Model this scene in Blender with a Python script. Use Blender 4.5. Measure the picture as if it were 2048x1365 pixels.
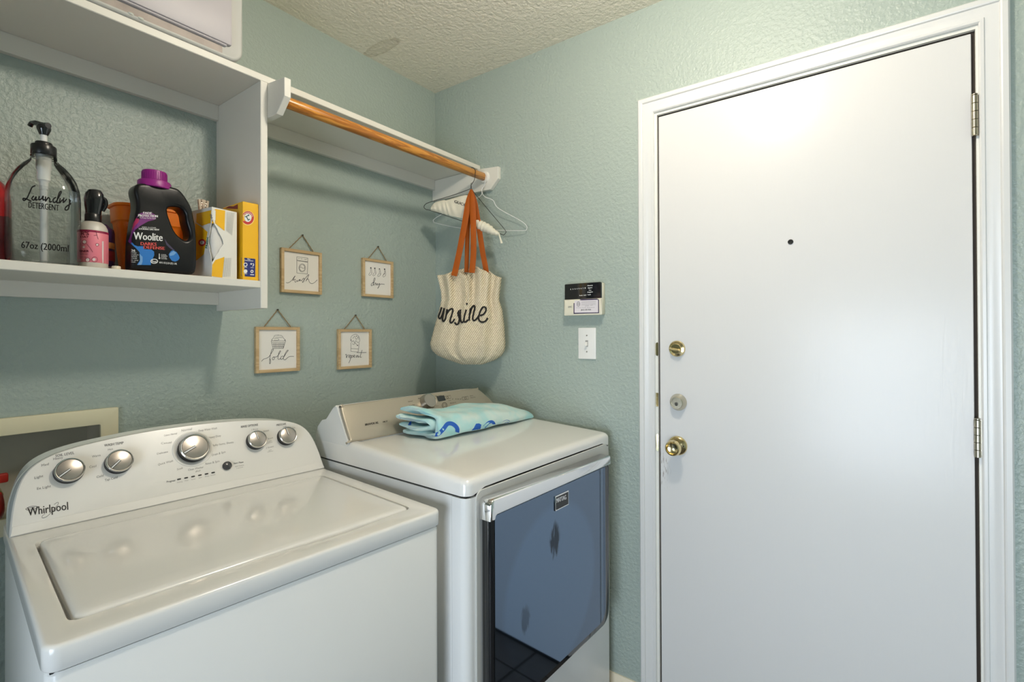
import bpy, bmesh, math, random
from math import sin, cos, pi, radians, sqrt
from mathutils import Vector, Matrix
from mathutils.bvhtree import BVHTree
from mathutils.geometry import tessellate_polygon

# ------------------------------------------------------------------ scene, camera, light
for o in list(bpy.data.objects):
    bpy.data.objects.remove(o)
SC = bpy.context.scene
COL = SC.collection
random.seed(7)

# camera solved from the photograph (room corner at the origin, back wall y=0, door wall x=0)
CAMP = Vector((-1.67589, -1.68219, 1.32537))
RT = Vector((0.592391, -0.805642, -0.003807))
UP = Vector((-0.002228, -0.006363, 0.999977))
FW = Vector((0.805648, 0.592369, 0.005564))
FPX, PDY = 986.18, -20.96
cd = bpy.data.cameras.new('camera')
cd.sensor_width = 36.0
cd.lens = FPX / 2048 * 36.0
cd.shift_y = PDY / 2048
cd.clip_start = 0.02
cam = bpy.data.objects.new('camera', cd)
COL.objects.link(cam)
m = Matrix.Identity(4)
for i in range(3):
    m[i][0], m[i][1], m[i][2], m[i][3] = RT[i], UP[i], -FW[i], CAMP[i]
cam.matrix_world = m
SC.camera = cam

SC.view_settings.view_transform = 'Standard'
SC.view_settings.look = 'None'
SC.view_settings.exposure = 0.58
SC.view_settings.gamma = 1.0
SC.view_settings.use_curve_mapping = False
try:
    SC.cycles.use_denoising = True
    SC.cycles.caustics_reflective = False
    SC.cycles.caustics_refractive = False
    SC.cycles.sample_clamp_indirect = 6.0
    SC.cycles.max_bounces = 8
    SC.cycles.diffuse_bounces = 5
    SC.cycles.transparent_max_bounces = 12
except Exception:
    pass

world = bpy.data.worlds.new('world')
SC.world = world
world.use_nodes = True
wn = world.node_tree.nodes
wn['Background'].inputs[0].default_value = (0.55, 0.72, 1.0, 1)
wn['Background'].inputs[1].default_value = 0.6

H = 2.4725                    # ceiling height
LAMP = Vector((-0.84, -1.33, 2.365))   # dome lamp, from its glint on the door and the rod shadow
LAMP_W = 126.0
ld = bpy.data.lights.new('daylight', 'AREA')   # daylight entering through the window on the left
ld.shape = 'RECTANGLE'; ld.size = 1.25; ld.size_y = 1.10
ld.energy = 17.0; ld.spread = radians(105)
ld.color = (0.78, 0.885, 1.0)
lo = bpy.data.objects.new('daylight', ld)
lo.location = (-3.17, -1.75, 0.85)
lo.rotation_euler = (0, radians(-90), 0)
COL.objects.link(lo)


# ------------------------------------------------------------------ pixel helpers
def ray(u, v):
    return FW + RT * ((u - 1024) / FPX) - UP * ((v - 682.5 - PDY) / FPX)


def px(u, v, p0, n):
    d = ray(u, v); n = Vector(n)
    return CAMP + d * ((Vector(p0) - CAMP).dot(n) / d.dot(n))


def pxa(u, v, ax, val):
    d = ray(u, v)
    return CAMP + d * ((val - CAMP[ax]) / d[ax])


# ------------------------------------------------------------------ materials
MATS = {}


def pm(name, col, rough=0.5, metal=0.0, spec=0.5, bump=None, var=None, coat=0.0, trans=0.0, ior=1.5,
       emis=None, alpha=1.0, sheen=0.0, sss=0.0, aniso=0.0):
    """procedural principled material; bump=(scale,strength,dist), var=(scale,amount)"""
    if name in MATS:
        return MATS[name]
    mt = bpy.data.materials.new(name)
    mt.use_nodes = True
    nt = mt.node_tree
    b = nt.nodes['Principled BSDF']
    c = (*col, 1)
    b.inputs['Base Color'].default_value = c
    b.inputs['Roughness'].default_value = rough
    b.inputs['Metallic'].default_value = metal
    b.inputs['Specular IOR Level'].default_value = spec
    b.inputs['IOR'].default_value = ior
    b.inputs['Coat Weight'].default_value = coat
    b.inputs['Transmission Weight'].default_value = trans
    b.inputs['Alpha'].default_value = alpha
    b.inputs['Sheen Weight'].default_value = sheen
    b.inputs['Subsurface Weight'].default_value = sss
    b.inputs['Anisotropic'].default_value = aniso
    if sss:
        b.inputs['Subsurface Scale'].default_value = 0.01
    if emis:
        b.inputs['Emission Color'].default_value = (*emis[:3], 1)
        b.inputs['Emission Strength'].default_value = emis[3]
    tc = None
    if bump or var:
        tc = nt.nodes.new('ShaderNodeTexCoord')
    if var:
        n = nt.nodes.new('ShaderNodeTexNoise')
        n.inputs['Scale'].default_value = var[0]
        n.inputs['Detail'].default_value = 4
        nt.links.new(tc.outputs['Object'], n.inputs['Vector'])
        mx = nt.nodes.new('ShaderNodeMix'); mx.data_type = 'RGBA'
        a = var[1]
        mx.inputs[6].default_value = (*[x * (1 - a) for x in col], 1)
        mx.inputs[7].default_value = (*[min(1, x * (1 + a)) for x in col], 1)
        nt.links.new(n.outputs['Fac'], mx.inputs[0])
        nt.links.new(mx.outputs[2], b.inputs['Base Color'])
    if bump:
        n = nt.nodes.new('ShaderNodeTexNoise')
        n.inputs['Scale'].default_value = bump[0]
        n.inputs['Detail'].default_value = 3
        nt.links.new(tc.outputs['Object'], n.inputs['Vector'])
        bp = nt.nodes.new('ShaderNodeBump')
        bp.inputs['Strength'].default_value = bump[1]
        bp.inputs['Distance'].default_value = bump[2]
        nt.links.new(n.outputs['Fac'], bp.inputs['Height'])
        nt.links.new(bp.outputs['Normal'], b.inputs['Normal'])
    MATS[name] = mt
    return mt


def nodes_of(mt):
    return mt.node_tree, mt.node_tree.nodes['Principled BSDF']


def wall_paint():
    """sage paint over knock-down plaster texture"""
    mt = pm('wall_paint', (0.375, 0.440, 0.398), 0.40, spec=0.45)
    nt, b = nodes_of(mt)
    N = nt.nodes.new; L = nt.links.new
    tc = N('ShaderNodeTexCoord')
    n1 = N('ShaderNodeTexNoise'); n1.inputs['Scale'].default_value = 85; n1.inputs['Detail'].default_value = 2.5
    n2 = N('ShaderNodeTexNoise'); n2.inputs['Scale'].default_value = 190; n2.inputs['Detail'].default_value = 2
    for n in (n1, n2):
        L(tc.outputs['Object'], n.inputs['Vector'])
    rp = N('ShaderNodeValToRGB')
    rp.color_ramp.elements[0].position = 0.34; rp.color_ramp.elements[1].position = 0.70
    rp.color_ramp.interpolation = 'EASE'
    L(n1.outputs['Fac'], rp.inputs['Fac'])
    ad = N('ShaderNodeMath'); ad.operation = 'MULTIPLY_ADD'; ad.inputs[1].default_value = 0.35
    L(n2.outputs['Fac'], ad.inputs[0]); L(rp.outputs['Color'], ad.inputs[2])
    bp = N('ShaderNodeBump'); bp.inputs['Strength'].default_value = 0.42; bp.inputs['Distance'].default_value = 0.0028
    L(ad.outputs[0], bp.inputs['Height']); L(bp.outputs['Normal'], b.inputs['Normal'])
    return mt


def ceiling_paint():
    mt = pm('ceiling_paint', (0.90, 0.83, 0.70), 0.9, spec=0.2)
    nt, b = nodes_of(mt)
    N = nt.nodes.new; L = nt.links.new
    tc = N('ShaderNodeTexCoord')
    n1 = N('ShaderNodeTexNoise'); n1.inputs['Scale'].default_value = 75; n1.inputs['Detail'].default_value = 3
    L(tc.outputs['Object'], n1.inputs['Vector'])
    bp = N('ShaderNodeBump'); bp.inputs['Strength'].default_value = 0.9; bp.inputs['Distance'].default_value = 0.0065
    L(n1.outputs['Fac'], bp.inputs['Height']); L(bp.outputs['Normal'], b.inputs['Normal'])
    # old water stain: a ring-shaped tide mark beside the back wall
    mp = N('ShaderNodeMapping')
    mp.inputs['Location'].default_value = (0.395, 0.095, 0)
    L(tc.outputs['Object'], mp.inputs['Vector'])
    mp2 = N('ShaderNodeMapping'); mp2.inputs['Rotation'].default_value = (0, 0, radians(12))
    mp2.inputs['Scale'].default_value = (1 / 0.030, 1 / 0.100, 0)
    L(mp.outputs[0], mp2.inputs['Vector'])
    n3 = N('ShaderNodeTexNoise'); n3.inputs['Scale'].default_value = 28; n3.inputs['Detail'].default_value = 3
    L(tc.outputs['Object'], n3.inputs['Vector'])
    ln = N('ShaderNodeVectorMath'); ln.operation = 'LENGTH'
    L(mp2.outputs[0], ln.inputs[0])
    a2 = N('ShaderNodeMath'); a2.operation = 'MULTIPLY_ADD'; a2.inputs[1].default_value = 0.6
    L(n3.outputs['Fac'], a2.inputs[0]); L(ln.outputs['Value'], a2.inputs[2])
    rp = N('ShaderNodeValToRGB')
    cr = rp.color_ramp
    cr.elements[0].position = 0.0; cr.elements[0].color = (.16, .16, .16, 1)
    cr.elements[1].position = 1.45; cr.elements[1].color = (0, 0, 0, 1)
    e = cr.elements.new(0.78); e.color = (.22, .22, .22, 1)
    e = cr.elements.new(0.92); e.color = (.42, .42, .42, 1)
    e = cr.elements.new(0.995); e.color = (0, 0, 0, 1)
    sc = N('ShaderNodeMath'); sc.operation = 'MULTIPLY'; sc.inputs[1].default_value = 0.72
    L(a2.outputs[0], sc.inputs[0]); L(sc.outputs[0], rp.inputs['Fac'])
    mx = N('ShaderNodeMix'); mx.data_type = 'RGBA'
    mx.inputs[6].default_value = (0.90, 0.83, 0.70, 1); mx.inputs[7].default_value = (0.40, 0.33, 0.20, 1)
    L(rp.outputs['Color'], mx.inputs[0]); L(mx.outputs[2], b.inputs['Base Color'])
    return mt


def wood_mat(name, c1, c2, axis, scale=9, rough=0.35):
    mt = pm(name, c1, rough)
    nt, b = nodes_of(mt)
    N = nt.nodes.new; L = nt.links.new
    tc = N('ShaderNodeTexCoord')
    mp = N('ShaderNodeMapping')
    s = [scale * 4] * 3; s[axis] = scale * 0.28
    mp.inputs['Scale'].default_value = s
    L(tc.outputs['Object'], mp.inputs['Vector'])
    n = N('ShaderNodeTexNoise'); n.inputs['Scale'].default_value = 1.0; n.inputs['Detail'].default_value = 5
    n.inputs['Distortion'].default_value = 1.2
    L(mp.outputs[0], n.inputs['Vector'])
    w = N('ShaderNodeMath'); w.operation = 'SINE'
    mu = N('ShaderNodeMath'); mu.operation = 'MULTIPLY'; mu.inputs[1].default_value = 26
    L(n.outputs['Fac'], mu.inputs[0]); L(mu.outputs[0], w.inputs[0])
    rp = N('ShaderNodeValToRGB')
    rp.color_ramp.elements[0].color = (*c1, 1); rp.color_ramp.elements[1].color = (*c2, 1)
    rp.color_ramp.elements[0].position = 0.2; rp.color_ramp.elements[1].position = 0.95
    ad = N('ShaderNodeMath'); ad.operation = 'MULTIPLY_ADD'; ad.inputs[1].default_value = 0.5; ad.inputs[2].default_value = 0.5
    L(w.outputs[0], ad.inputs[0]); L(ad.outputs[0], rp.inputs['Fac']); L(rp.outputs['Color'], b.inputs['Base Color'])
    return mt


M_WALL = wall_paint()
M_CEIL = ceiling_paint()
M_TRIM = pm('trim_white', (0.76, 0.76, 0.73), 0.34, bump=(45, 0.06, 0.001))
M_SHELF = pm('shelf_paint', (0.74, 0.72, 0.65), 0.42, bump=(60, 0.10, 0.001))
M_ENAMEL = pm('white_enamel', (0.83, 0.82, 0.79), 0.16, spec=0.5, coat=0.25)
M_ENAMEL2 = pm('white_enamel_body', (0.82, 0.82, 0.80), 0.22, spec=0.5)
M_FASCIA = pm('console_white', (0.80, 0.78, 0.735), 0.28)
M_GREYPL = pm('grey_plastic', (0.42, 0.46, 0.46), 0.4)
M_DARK = pm('dark_gap', (0.02, 0.02, 0.02), 0.7)
M_BLACK = pm('black_plastic', (0.012, 0.012, 0.013), 0.28)
M_GLOSSBLACK = pm('black_gloss', (0.010, 0.011, 0.013), 0.07, coat=0.5)
M_CHROME = pm('chrome', (0.86, 0.86, 0.86), 0.10, metal=1)
M_SATIN = pm('satin_nickel', (0.52, 0.48, 0.43), 0.30, metal=1)
M_KNOBFACE = pm('knob_face', (0.42, 0.385, 0.35), 0.26, metal=0.75)
M_BRASS = pm('polished_brass', (0.80, 0.66, 0.36), 0.16, metal=1)
M_NICKEL = pm('worn_nickel', (0.62, 0.58, 0.47), 0.25, metal=1)
M_INK = pm('printed_ink', (0.010, 0.010, 0.011), 0.6, spec=0.1)
M_INKG = pm('printed_grey_ink', (0.16, 0.16, 0.16), 0.6)
M_WHITEP = pm('white_print', (0.82, 0.82, 0.80), 0.5)


# ------------------------------------------------------------------ mesh helpers
def catmull(pts, n=6, closed=False):
    P = [Vector(p) for p in pts]
    out = []
    N = len(P)
    R = range(N if closed else N - 1)
    for i in R:
        if closed:
            a, b, c, d = P[i - 1], P[i], P[(i + 1) % N], P[(i + 2) % N]
        else:
            b, c = P[i], P[i + 1]
            a = P[i - 1] if i else b * 2 - c
            d = P[i + 2] if i + 2 < N else c * 2 - b
        for k in range(n):
            t = k / n
            out.append(0.5 * ((2 * b) + (c - a) * t + (2 * a - 5 * b + 4 * c - d) * t * t + (3 * b - a - 3 * c + d) * t ** 3))
    if not closed:
        out.append(P[-1].copy())
    return out


def rr(x0, x1, y0, y1, r, nc=6, ns=1):
    """rounded rectangle loop; r may be one radius or four (x0y0, x1y0, x1y1, x0y1)"""
    rs = [r] * 4 if not isinstance(r, (tuple, list)) else r
    C = [((x0 + rs[0], y0 + rs[0]), pi), ((x1 - rs[1], y0 + rs[1]), 1.5 * pi), ((x1 - rs[2], y1 - rs[2]), 0), ((x0 + rs[3], y1 - rs[3]), .5 * pi)]
    out = []
    for i, ((cx, cy), a) in enumerate(C):
        arc = [(cx + rs[i] * cos(a + k * .5 * pi / nc), cy + rs[i] * sin(a + k * .5 * pi / nc)) for k in range(nc + 1)]
        out += arc
        if ns > 1:
            nx = C[(i + 1) % 4]; j = (i + 1) % 4
            e = (nx[0][0] + rs[j] * cos(nx[1]), nx[0][1] + rs[j] * sin(nx[1]))
            s = arc[-1]
            for k in range(1, ns):
                out.append((s[0] + (e[0] - s[0]) * k / ns, s[1] + (e[1] - s[1]) * k / ns))
    return out


def inset2(loop, d):
    """offset a CCW 2D loop inwards"""
    n = len(loop); out = []
    for i in range(n):
        p, q, r_ = Vector(loop[i - 1][:2]), Vector(loop[i][:2]), Vector(loop[(i + 1) % n][:2])
        e1 = (q - p); e2 = (r_ - q)
        if e1.length < 1e-9: e1 = e2
        if e2.length < 1e-9: e2 = e1
        n1 = Vector((-e1.y, e1.x)).normalized(); n2 = Vector((-e2.y, e2.x)).normalized()
        b = n1 + n2
        b = b / max(b.dot(n1), 0.35) if b.length > 1e-6 else n1
        out.append((q.x + b.x * d, q.y + b.y * d))
    return out


def area2(l):
    return .5 * sum(l[i - 1][0] * l[i][1] - l[i][0] * l[i - 1][1] for i in range(len(l)))


def ccw(l):
    return list(l) if area2(l) > 0 else list(l)[::-1]


class B:
    def __init__(s):
        s.V = []; s.F = []; s.mi = []

    def add(s, V, F, M=None, mi=0):
        o = len(s.V)
        s.V += [(M @ Vector(v)) if M is not None else Vector(v) for v in V]
        s.F += [tuple(i + o for i in f) for f in F]
        s.mi += [mi] * len(F)
        return s

    def loops(s, LS, cap0=True, cap1=True, M=None, mi=0, closed=True):
        n = len(LS[0]); V = [v for l in LS for v in l]; F = []
        for k in range(len(LS) - 1):
            for i in range(n if closed else n - 1):
                j = (i + 1) % n
                F.append((k * n + i, k * n + j, (k + 1) * n + j, (k + 1) * n + i))
        if cap0: F.append(tuple(range(n))[::-1])
        if cap1: F.append(tuple(range((len(LS) - 1) * n, len(LS) * n)))
        return s.add(V, F, M, mi)

    def box(s, x0, x1, y0, y1, z0, z1, r=0.0, seg=2, M=None, mi=0):
        if r <= 0:
            V = [(x, y, z) for z in (z0, z1) for x, y in ((x0, y0), (x1, y0), (x1, y1), (x0, y1))]
            return s.add(V, [(3, 2, 1, 0), (4, 5, 6, 7), (0, 1, 5, 4), (1, 2, 6, 5), (2, 3, 7, 6), (3, 0, 4, 7)], M, mi)
        bm = bmesh.new()
        bmesh.ops.create_cube(bm, size=1)
        for v in bm.verts:
            v.co = Vector(((x0 + x1) / 2 + v.co.x * (x1 - x0), (y0 + y1) / 2 + v.co.y * (y1 - y0), (z0 + z1) / 2 + v.co.z * (z1 - z0)))
        bmesh.ops.bevel(bm, geom=bm.edges[:], offset=r, segments=seg, profile=.5, affect='EDGES')
        bm.verts.index_update()
        V = [v.co.copy() for v in bm.verts]; F = [[v.index for v in f.verts] for f in bm.faces]
        bm.free()
        return s.add(V, F, M, mi)

    def lathe(s, prof, n=32, M=None, mi=0, cap0=True, cap1=True, sq=None):
        LS = []
        for r, z in prof:
            if sq:
                q = sq
                l = []
                for i in range(n):
                    a = 2 * pi * i / n; c, d = cos(a), sin(a)
                    k = (abs(c) ** q + abs(d) ** q) ** (-1 / q)
                    l.append((r * c * k, r * d * k, z))
                LS.append(l)
            else:
                LS.append([(r * cos(2 * pi * i / n), r * sin(2 * pi * i / n), z) for i in range(n)])
        return s.loops(LS, cap0, cap1, M, mi)

    def tube(s, path, r, n=8, M=None, mi=0, closed=False, flat=None, up=None):
        P = [Vector(p) for p in path]
        N = len(P)
        R = r if isinstance(r, (list, tuple)) else [r] * N
        LS = []; prev = None
        for i in range(N):
            if closed: t = P[(i + 1) % N] - P[i - 1]
            else: t = P[min(i + 1, N - 1)] - P[max(i - 1, 0)]
            t.normalize()
            if up is not None:
                a = up - t * up.dot(t); a.normalize()
            elif prev is None:
                a = t.orthogonal().normalized()
            else:
                a = prev - t * prev.dot(t); a.normalize()
            prev = a; b = t.cross(a)
            fl = flat if flat else 1.0
            LS.append([P[i] + (a * cos(2 * pi * k / n) * fl + b * sin(2 * pi * k / n)) * R[i] for k in range(n)])
        if closed:
            LS.append(LS[0]); return s.loops(LS, False, False, M, mi)
        return s.loops(LS, True, True, M, mi)

    def plate(s, outer, d, r=0.0, holes=(), seg=3, M=None, mi=0, z0=0.0):
        """2D outline (with holes) thickened from z0 to z0+d with rounded rims"""
        outer = ccw(outer); hs = [ccw(h)[::-1] for h in holes]
        steps = [(0.0, 0.0)] if r <= 0 else [(r * (1 - sin(k * pi / 2 / seg)), r * (1 - cos(k * pi / 2 / seg))) for k in range(seg + 1)]
        # steps: (inset, depth from face) from face to side
        for lp in [outer] + hs:
            LS = []
            for ins, dep in steps:
                LS.append([(x, y, z0 + dep) for x, y in (inset2(lp, ins) if ins > 1e-9 else lp)])
            for ins, dep in steps[::-1]:
                LS.append([(x, y, z0 + d - dep) for x, y in (inset2(lp, ins) if ins > 1e-9 else lp)])
            s.loops(LS, False, False, M, mi)
        for zz, flip in ((z0, True), (z0 + d, False)):
            bm = bmesh.new()
            for lp in [outer] + hs:
                l2 = inset2(lp, steps[0][0]) if steps[0][0] > 1e-9 else lp
                vs = [bm.verts.new((x, y, zz)) for x, y in l2]
                for i in range(len(vs)):
                    bm.edges.new((vs[i - 1], vs[i]))
            bmesh.ops.triangle_fill(bm, use_beauty=True, edges=bm.edges[:])
            bm.verts.index_update()
            V = [v.co.copy() for v in bm.verts]; F = [[v.index for v in f.verts] for f in bm.faces]
            bm.free()
            s.add(V, F, M, mi)
        return s

    def make(s, name, mats, parent=None, smooth=35, world=True, fix=True):
        me = bpy.data.meshes.new(name)
        V = s.V
        if parent is not None and world:
            inv = parent_matrix(parent).inverted()
            V = [inv @ v for v in V]
        me.from_pydata([tuple(v) for v in V], [], s.F)
        if not isinstance(mats, (list, tuple)): mats = [mats]
        for mt in mats: me.materials.append(mt)
        if len(mats) > 1:
            me.polygons.foreach_set('material_index', s.mi)
        if fix:
            bm = bmesh.new(); bm.from_mesh(me)
            bmesh.ops.remove_doubles(bm, verts=bm.verts[:], dist=1e-6)
            bmesh.ops.recalc_face_normals(bm, faces=bm.faces[:])
            bm.to_mesh(me); bm.free()
        if smooth:
            me.polygons.foreach_set('use_smooth', [True] * len(me.polygons))
            me.set_sharp_from_angle(angle=radians(smooth))
        me.update()
        o = bpy.data.objects.new(name, me)
        COL.objects.link(o)
        if parent is not None:
            o.parent = parent
        return o


def parent_matrix(o):
    M = o.matrix_basis.copy()
    if o.parent is not None:
        M = parent_matrix(o.parent) @ M
    return M


def thing(name, label, cat, loc=(0, 0, 0), rotz=0.0, group=None, kind=None):
    o = bpy.data.objects.new(name, None)
    COL.objects.link(o)
    o.empty_display_size = 0.05
    o.location = loc; o.rotation_euler = (0, 0, rotz)
    return tag(o, label, cat, group, kind)


def tag(o, label=None, cat=None, group=None, kind=None):
    if label: o['label'] = label
    if cat: o['category'] = cat
    if group: o['group'] = group
    if kind: o['kind'] = kind
    return o


# ---- flat printing: 2D meshes laid on real surfaces by casting them onto the target
_TXT = {}


def text2(txt):
    """unit-height text as (verts2d, faces, width)"""
    if txt in _TXT: return _TXT[txt]
    cu = bpy.data.curves.new('t', 'FONT')
    cu.body = txt; cu.size = 1.0; cu.resolution_u = 2
    ob = bpy.data.objects.new('t', cu); COL.objects.link(ob)
    me = bpy.data.meshes.new_from_object(ob)
    V = [(v.co.x, v.co.y) for v in me.vertices]; F = [tuple(p.vertices) for p in me.polygons]
    bpy.data.objects.remove(ob); bpy.data.curves.remove(cu); bpy.data.meshes.remove(me)
    x0 = min(v[0] for v in V); x1 = max(v[0] for v in V)
    V = [((x - x0), y) for x, y in V]
    _TXT[txt] = (V, F, x1 - x0)
    return _TXT[txt]


class Print:
    """collects 2D print (in photo pixels) and lays it on a surface"""
    def __init__(s):
        s.V = []; s.F = []; s.G = []

    def add(s, V, F):
        o = len(s.V); s.V += V; s.F += [tuple(i + o for i in f) for f in F]; s.G.append((len(s.F) - len(F), len(s.F))); return s

    def text(s, txt, x0, y0, x1, y1, h, up=None, bold=0):
        V, F, w = text2(txt)
        ux, uy = (x1 - x0) / w, (y1 - y0) / w
        if up is None: up = (0, -1)
        k = h / 0.70
        VV = []; FF = []
        for b in ((0,) if not bold else (-bold, bold)):
            o = len(VV); VV += [(x0 + x * ux + y * k * up[0] + b, y0 + x * uy + y * k * up[1]) for x, y in V]; FF += [tuple(i + o for i in f) for f in F]
        return s.add(VV, FF)

    def stroke(s, pts, w, n=5, smooth=True, off=(0, 0, 1.0)):
        ox, oy, sc = off
        pts = [(ox + p[0] / sc, oy + p[1] / sc, 0) for p in pts]
        P = catmull(pts, n) if smooth and len(pts) > 2 else [Vector(p) for p in pts]
        V = []; F = []
        for i, p in enumerate(P):
            t = P[min(i + 1, len(P) - 1)] - P[max(i - 1, 0)]
            if t.length < 1e-9: t = Vector((1, 0, 0))
            t.normalize(); nn = Vector((-t.y, t.x, 0)) * (w / 2)
            V += [(p.x + nn.x, p.y + nn.y), (p.x - nn.x, p.y - nn.y)]
            if i: F.append((2 * i - 2, 2 * i - 1, 2 * i + 1, 2 * i))
        return s.add(V, F)

    def poly(s, pts, off=(0, 0, 1.0), sub=3):
        ox, oy, sc = off
        pts = [(ox + p[0] / sc, oy + p[1] / sc) for p in pts]
        bm = bmesh.new()
        vs = [bm.verts.new((x, y, 0)) for x, y in pts]
        for t in tessellate_polygon([[Vector((x, y, 0)) for x, y in pts]]):
            try: bm.faces.new([vs[i] for i in t])
            except ValueError: pass
        if sub:
            bmesh.ops.subdivide_edges(bm, edges=bm.edges[:], cuts=sub, use_grid_fill=True)
            bmesh.ops.remove_doubles(bm, verts=bm.verts[:], dist=1e-5)
            bmesh.ops.triangulate(bm, faces=bm.faces[:])
        bm.verts.index_update()
        V = [(v.co.x, v.co.y) for v in bm.verts]; F = [tuple(v.index for v in f.verts) for f in bm.faces]
        bm.free()
        return s.add(V, F)

    def disc(s, cx, cy, rx, ry=None, n=20, off=(0, 0, 1.0)):
        ry = ry or rx
        return s.poly([(cx + rx * cos(2 * pi * i / n), cy + ry * sin(2 * pi * i / n)) for i in range(n)], off, 0)

    def ring(s, cx, cy, rx, ry, w, n=28, off=(0, 0, 1.0)):
        return s.stroke([(cx + rx * cos(2 * pi * i / n), cy + ry * sin(2 * pi * i / n)) for i in range(n + 1)], w, 1, False, off)

    def split(s, name, mat, parent, target, lift=0.0005):
        """each word a part of its own"""
        for a, b in s.G:
            q = Print(); q.V = s.V; q.F = s.F[a:b]
            used = sorted({i for f in q.F for i in f}); mp = {i: k for k, i in enumerate(used)}
            q.V = [s.V[i] for i in used]; q.F = [tuple(mp[i] for i in f) for f in q.F]
            q.lay(name, mat, parent, target, lift)

    def lay(s, name, mat, parent, target, lift=0.0005):
        M = parent_matrix(target)
        me = target.data
        bvh = BVHTree.FromPolygons([M @ v.co for v in me.vertices], [tuple(p.vertices) for p in me.polygons])
        V = []; ok = []
        for u, v in s.V:
            d = ray(u, v).normalized()
            hit, nn, idx, dist = bvh.ray_cast(CAMP, d)
            if hit is None:
                V.append(CAMP); ok.append(False)
            else:
                V.append(hit - d * (lift / max(0.25, abs(nn.dot(d))))); ok.append(True)
        b = B(); F = []
        for f in s.F:
            if all(ok[i] for i in f):
                q = [V[i] for i in f]
                if max((q[i] - q[i - 1]).length for i in range(len(q))) < 0.12:
                    F.append(f)
        b.add(V, F)
        o = b.make(name, mat, parent, smooth=0, fix=False)
        bm = bmesh.new(); bm.from_mesh(o.data)
        bmesh.ops.delete(bm, geom=[v for v in bm.verts if not v.link_faces], context='VERTS')
        bm.to_mesh(o.data); bm.free()
        return o


# ------------------------------------------------------------------ the room
X0, Y0 = -3.10, -2.75
HX0, HX1, HZ0, HZ1 = -1.60, -1.262, 0.885, 1.087     # recess for the valve box
b = B()
b.box(X0 - .1, HX0, 0, .12, 0, H); b.box(HX1, .12, 0, .12, 0, H)
b.box(HX0, HX1, 0, .12, 0, HZ0); b.box(HX0, HX1, 0, .12, HZ1, H)
tag(b.make('wall_back', M_WALL, smooth=0, fix=False), 'sage green textured plaster wall behind washer, dryer and shelves', None, kind='structure')
DY0, DY1, DZ = -1.083, -1.882, 2.074     # door leaf
JY0, JY1, JZ = -1.078, -1.8895, 2.081    # opening between jambs
b = B()
b.box(0, .12, JY0 + .018, 0, 0, H); b.box(0, .12, Y0 - .1, JY1 - .018, 0, H); b.box(0, .12, JY1 - .018, JY0 + .018, JZ + .018, H)
tag(b.make('wall_right', M_WALL, smooth=0, fix=False), 'sage green textured wall around the white door', None, kind='structure')
WY0, WY1, WZ0, WZ1 = -2.32, -1.18, 0.18, 1.52
b = B()
b.box(X0 - .1, X0, Y0, WY0, 0, H); b.box(X0 - .1, X0, WY1, 0, 0, H); b.box(X0 - .1, X0, WY0, WY1, 0, WZ0); b.box(X0 - .1, X0, WY0, WY1, WZ1, H)
tag(b.make('wall_left', M_WALL, smooth=0, fix=False), 'sage green wall with the window, behind the viewer', None, kind='structure')
b = B().box(X0 - .1, 0, Y0 - .1, Y0, 0, H)
tag(b.make('wall_front', M_WALL, smooth=0, fix=False), 'sage green wall behind the viewer', None, kind='structure')
b = B().box(X0 - .1, .12, Y0 - .1, .12, H, H + .08)
tag(b.make('ceiling', M_CEIL, smooth=0, fix=False), 'off white textured ceiling with a brown water stain', None, kind='structure')

# floor of dark slate tiles
fl = thing('floor', 'dark brown slate tile floor', None, (0, 0, 0), kind='structure')
M_GROUT = pm('grout', (0.03, 0.028, 0.025), 0.9)
M_SLATE = pm('slate_tile', (0.075, 0.062, 0.052), 0.38, var=(7, 0.35), bump=(12, 0.3, 0.004))
B().box(X0 - .1, .12, Y0 - .1, .12, -.06, -.004).make('grout_bed', M_GROUT, fl, smooth=0)
T = 0.335
tb = B().box(-T / 2 + .004, T / 2 - .004, -T / 2 + .004, T / 2 - .004, -.012, 0, .002, 1)
tile0 = None
nx0 = int((X0 + .137) / T) - 1
for i in range(nx0, 1):
    for j in range(-5, 5):
        cx = -.137 + T / 2 + i * T; cy = -1.39 + T / 2 + j * T
        if cx - T / 2 < X0 - .02 or cx - T / 2 > -.02 or cy + T / 2 < Y0 + .02 or cy - T / 2 > -.02: continue
        if tile0 is None:
            tile0 = tb.make('tile', M_SLATE, fl, smooth=30); o = tile0
        else:
            o = bpy.data.objects.new('tile', tile0.data); COL.objects.link(o); o.parent = fl
        ex = min(cx + T / 2, 0.0); wx = ex - (cx - T / 2)
        o.location = ((ex + cx - T / 2) / 2, cy, 0); o.scale = (wx / T, 1, 1)

# window behind the viewer, the source of the cool daylight
win = thing('window_1', 'white framed window letting in daylight', None, (X0 - .05, (WY0 + WY1) / 2, WZ0), kind='structure')
b = B()
for z in (WZ0, (WZ0 + WZ1) / 2 - .02, WZ1 - .045): b.box(X0 - .09, X0 - .01, WY0, WY1, z, z + .045)
for y in (WY0, WY1 - .045): b.box(X0 - .09, X0 - .01, y, y + .045, WZ0, WZ1)
b.make('window_frame', M_TRIM, win, smooth=0)
mt = bpy.data.materials.new('window_glass'); mt.use_nodes = True
nt = mt.node_tree; nt.nodes.clear()
o_ = nt.nodes.new('ShaderNodeOutputMaterial'); mx = nt.nodes.new('ShaderNodeMixShader'); mx.inputs[0].default_value = .06
tr = nt.nodes.new('ShaderNodeBsdfTransparent'); gl = nt.nodes.new('ShaderNodeBsdfGlossy'); gl.inputs['Roughness'].default_value = 0.0
nt.links.new(tr.outputs[0], mx.inputs[1]); nt.links.new(gl.outputs[0], mx.inputs[2]); nt.links.new(mx.outputs[0], o_.inputs[0])
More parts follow.
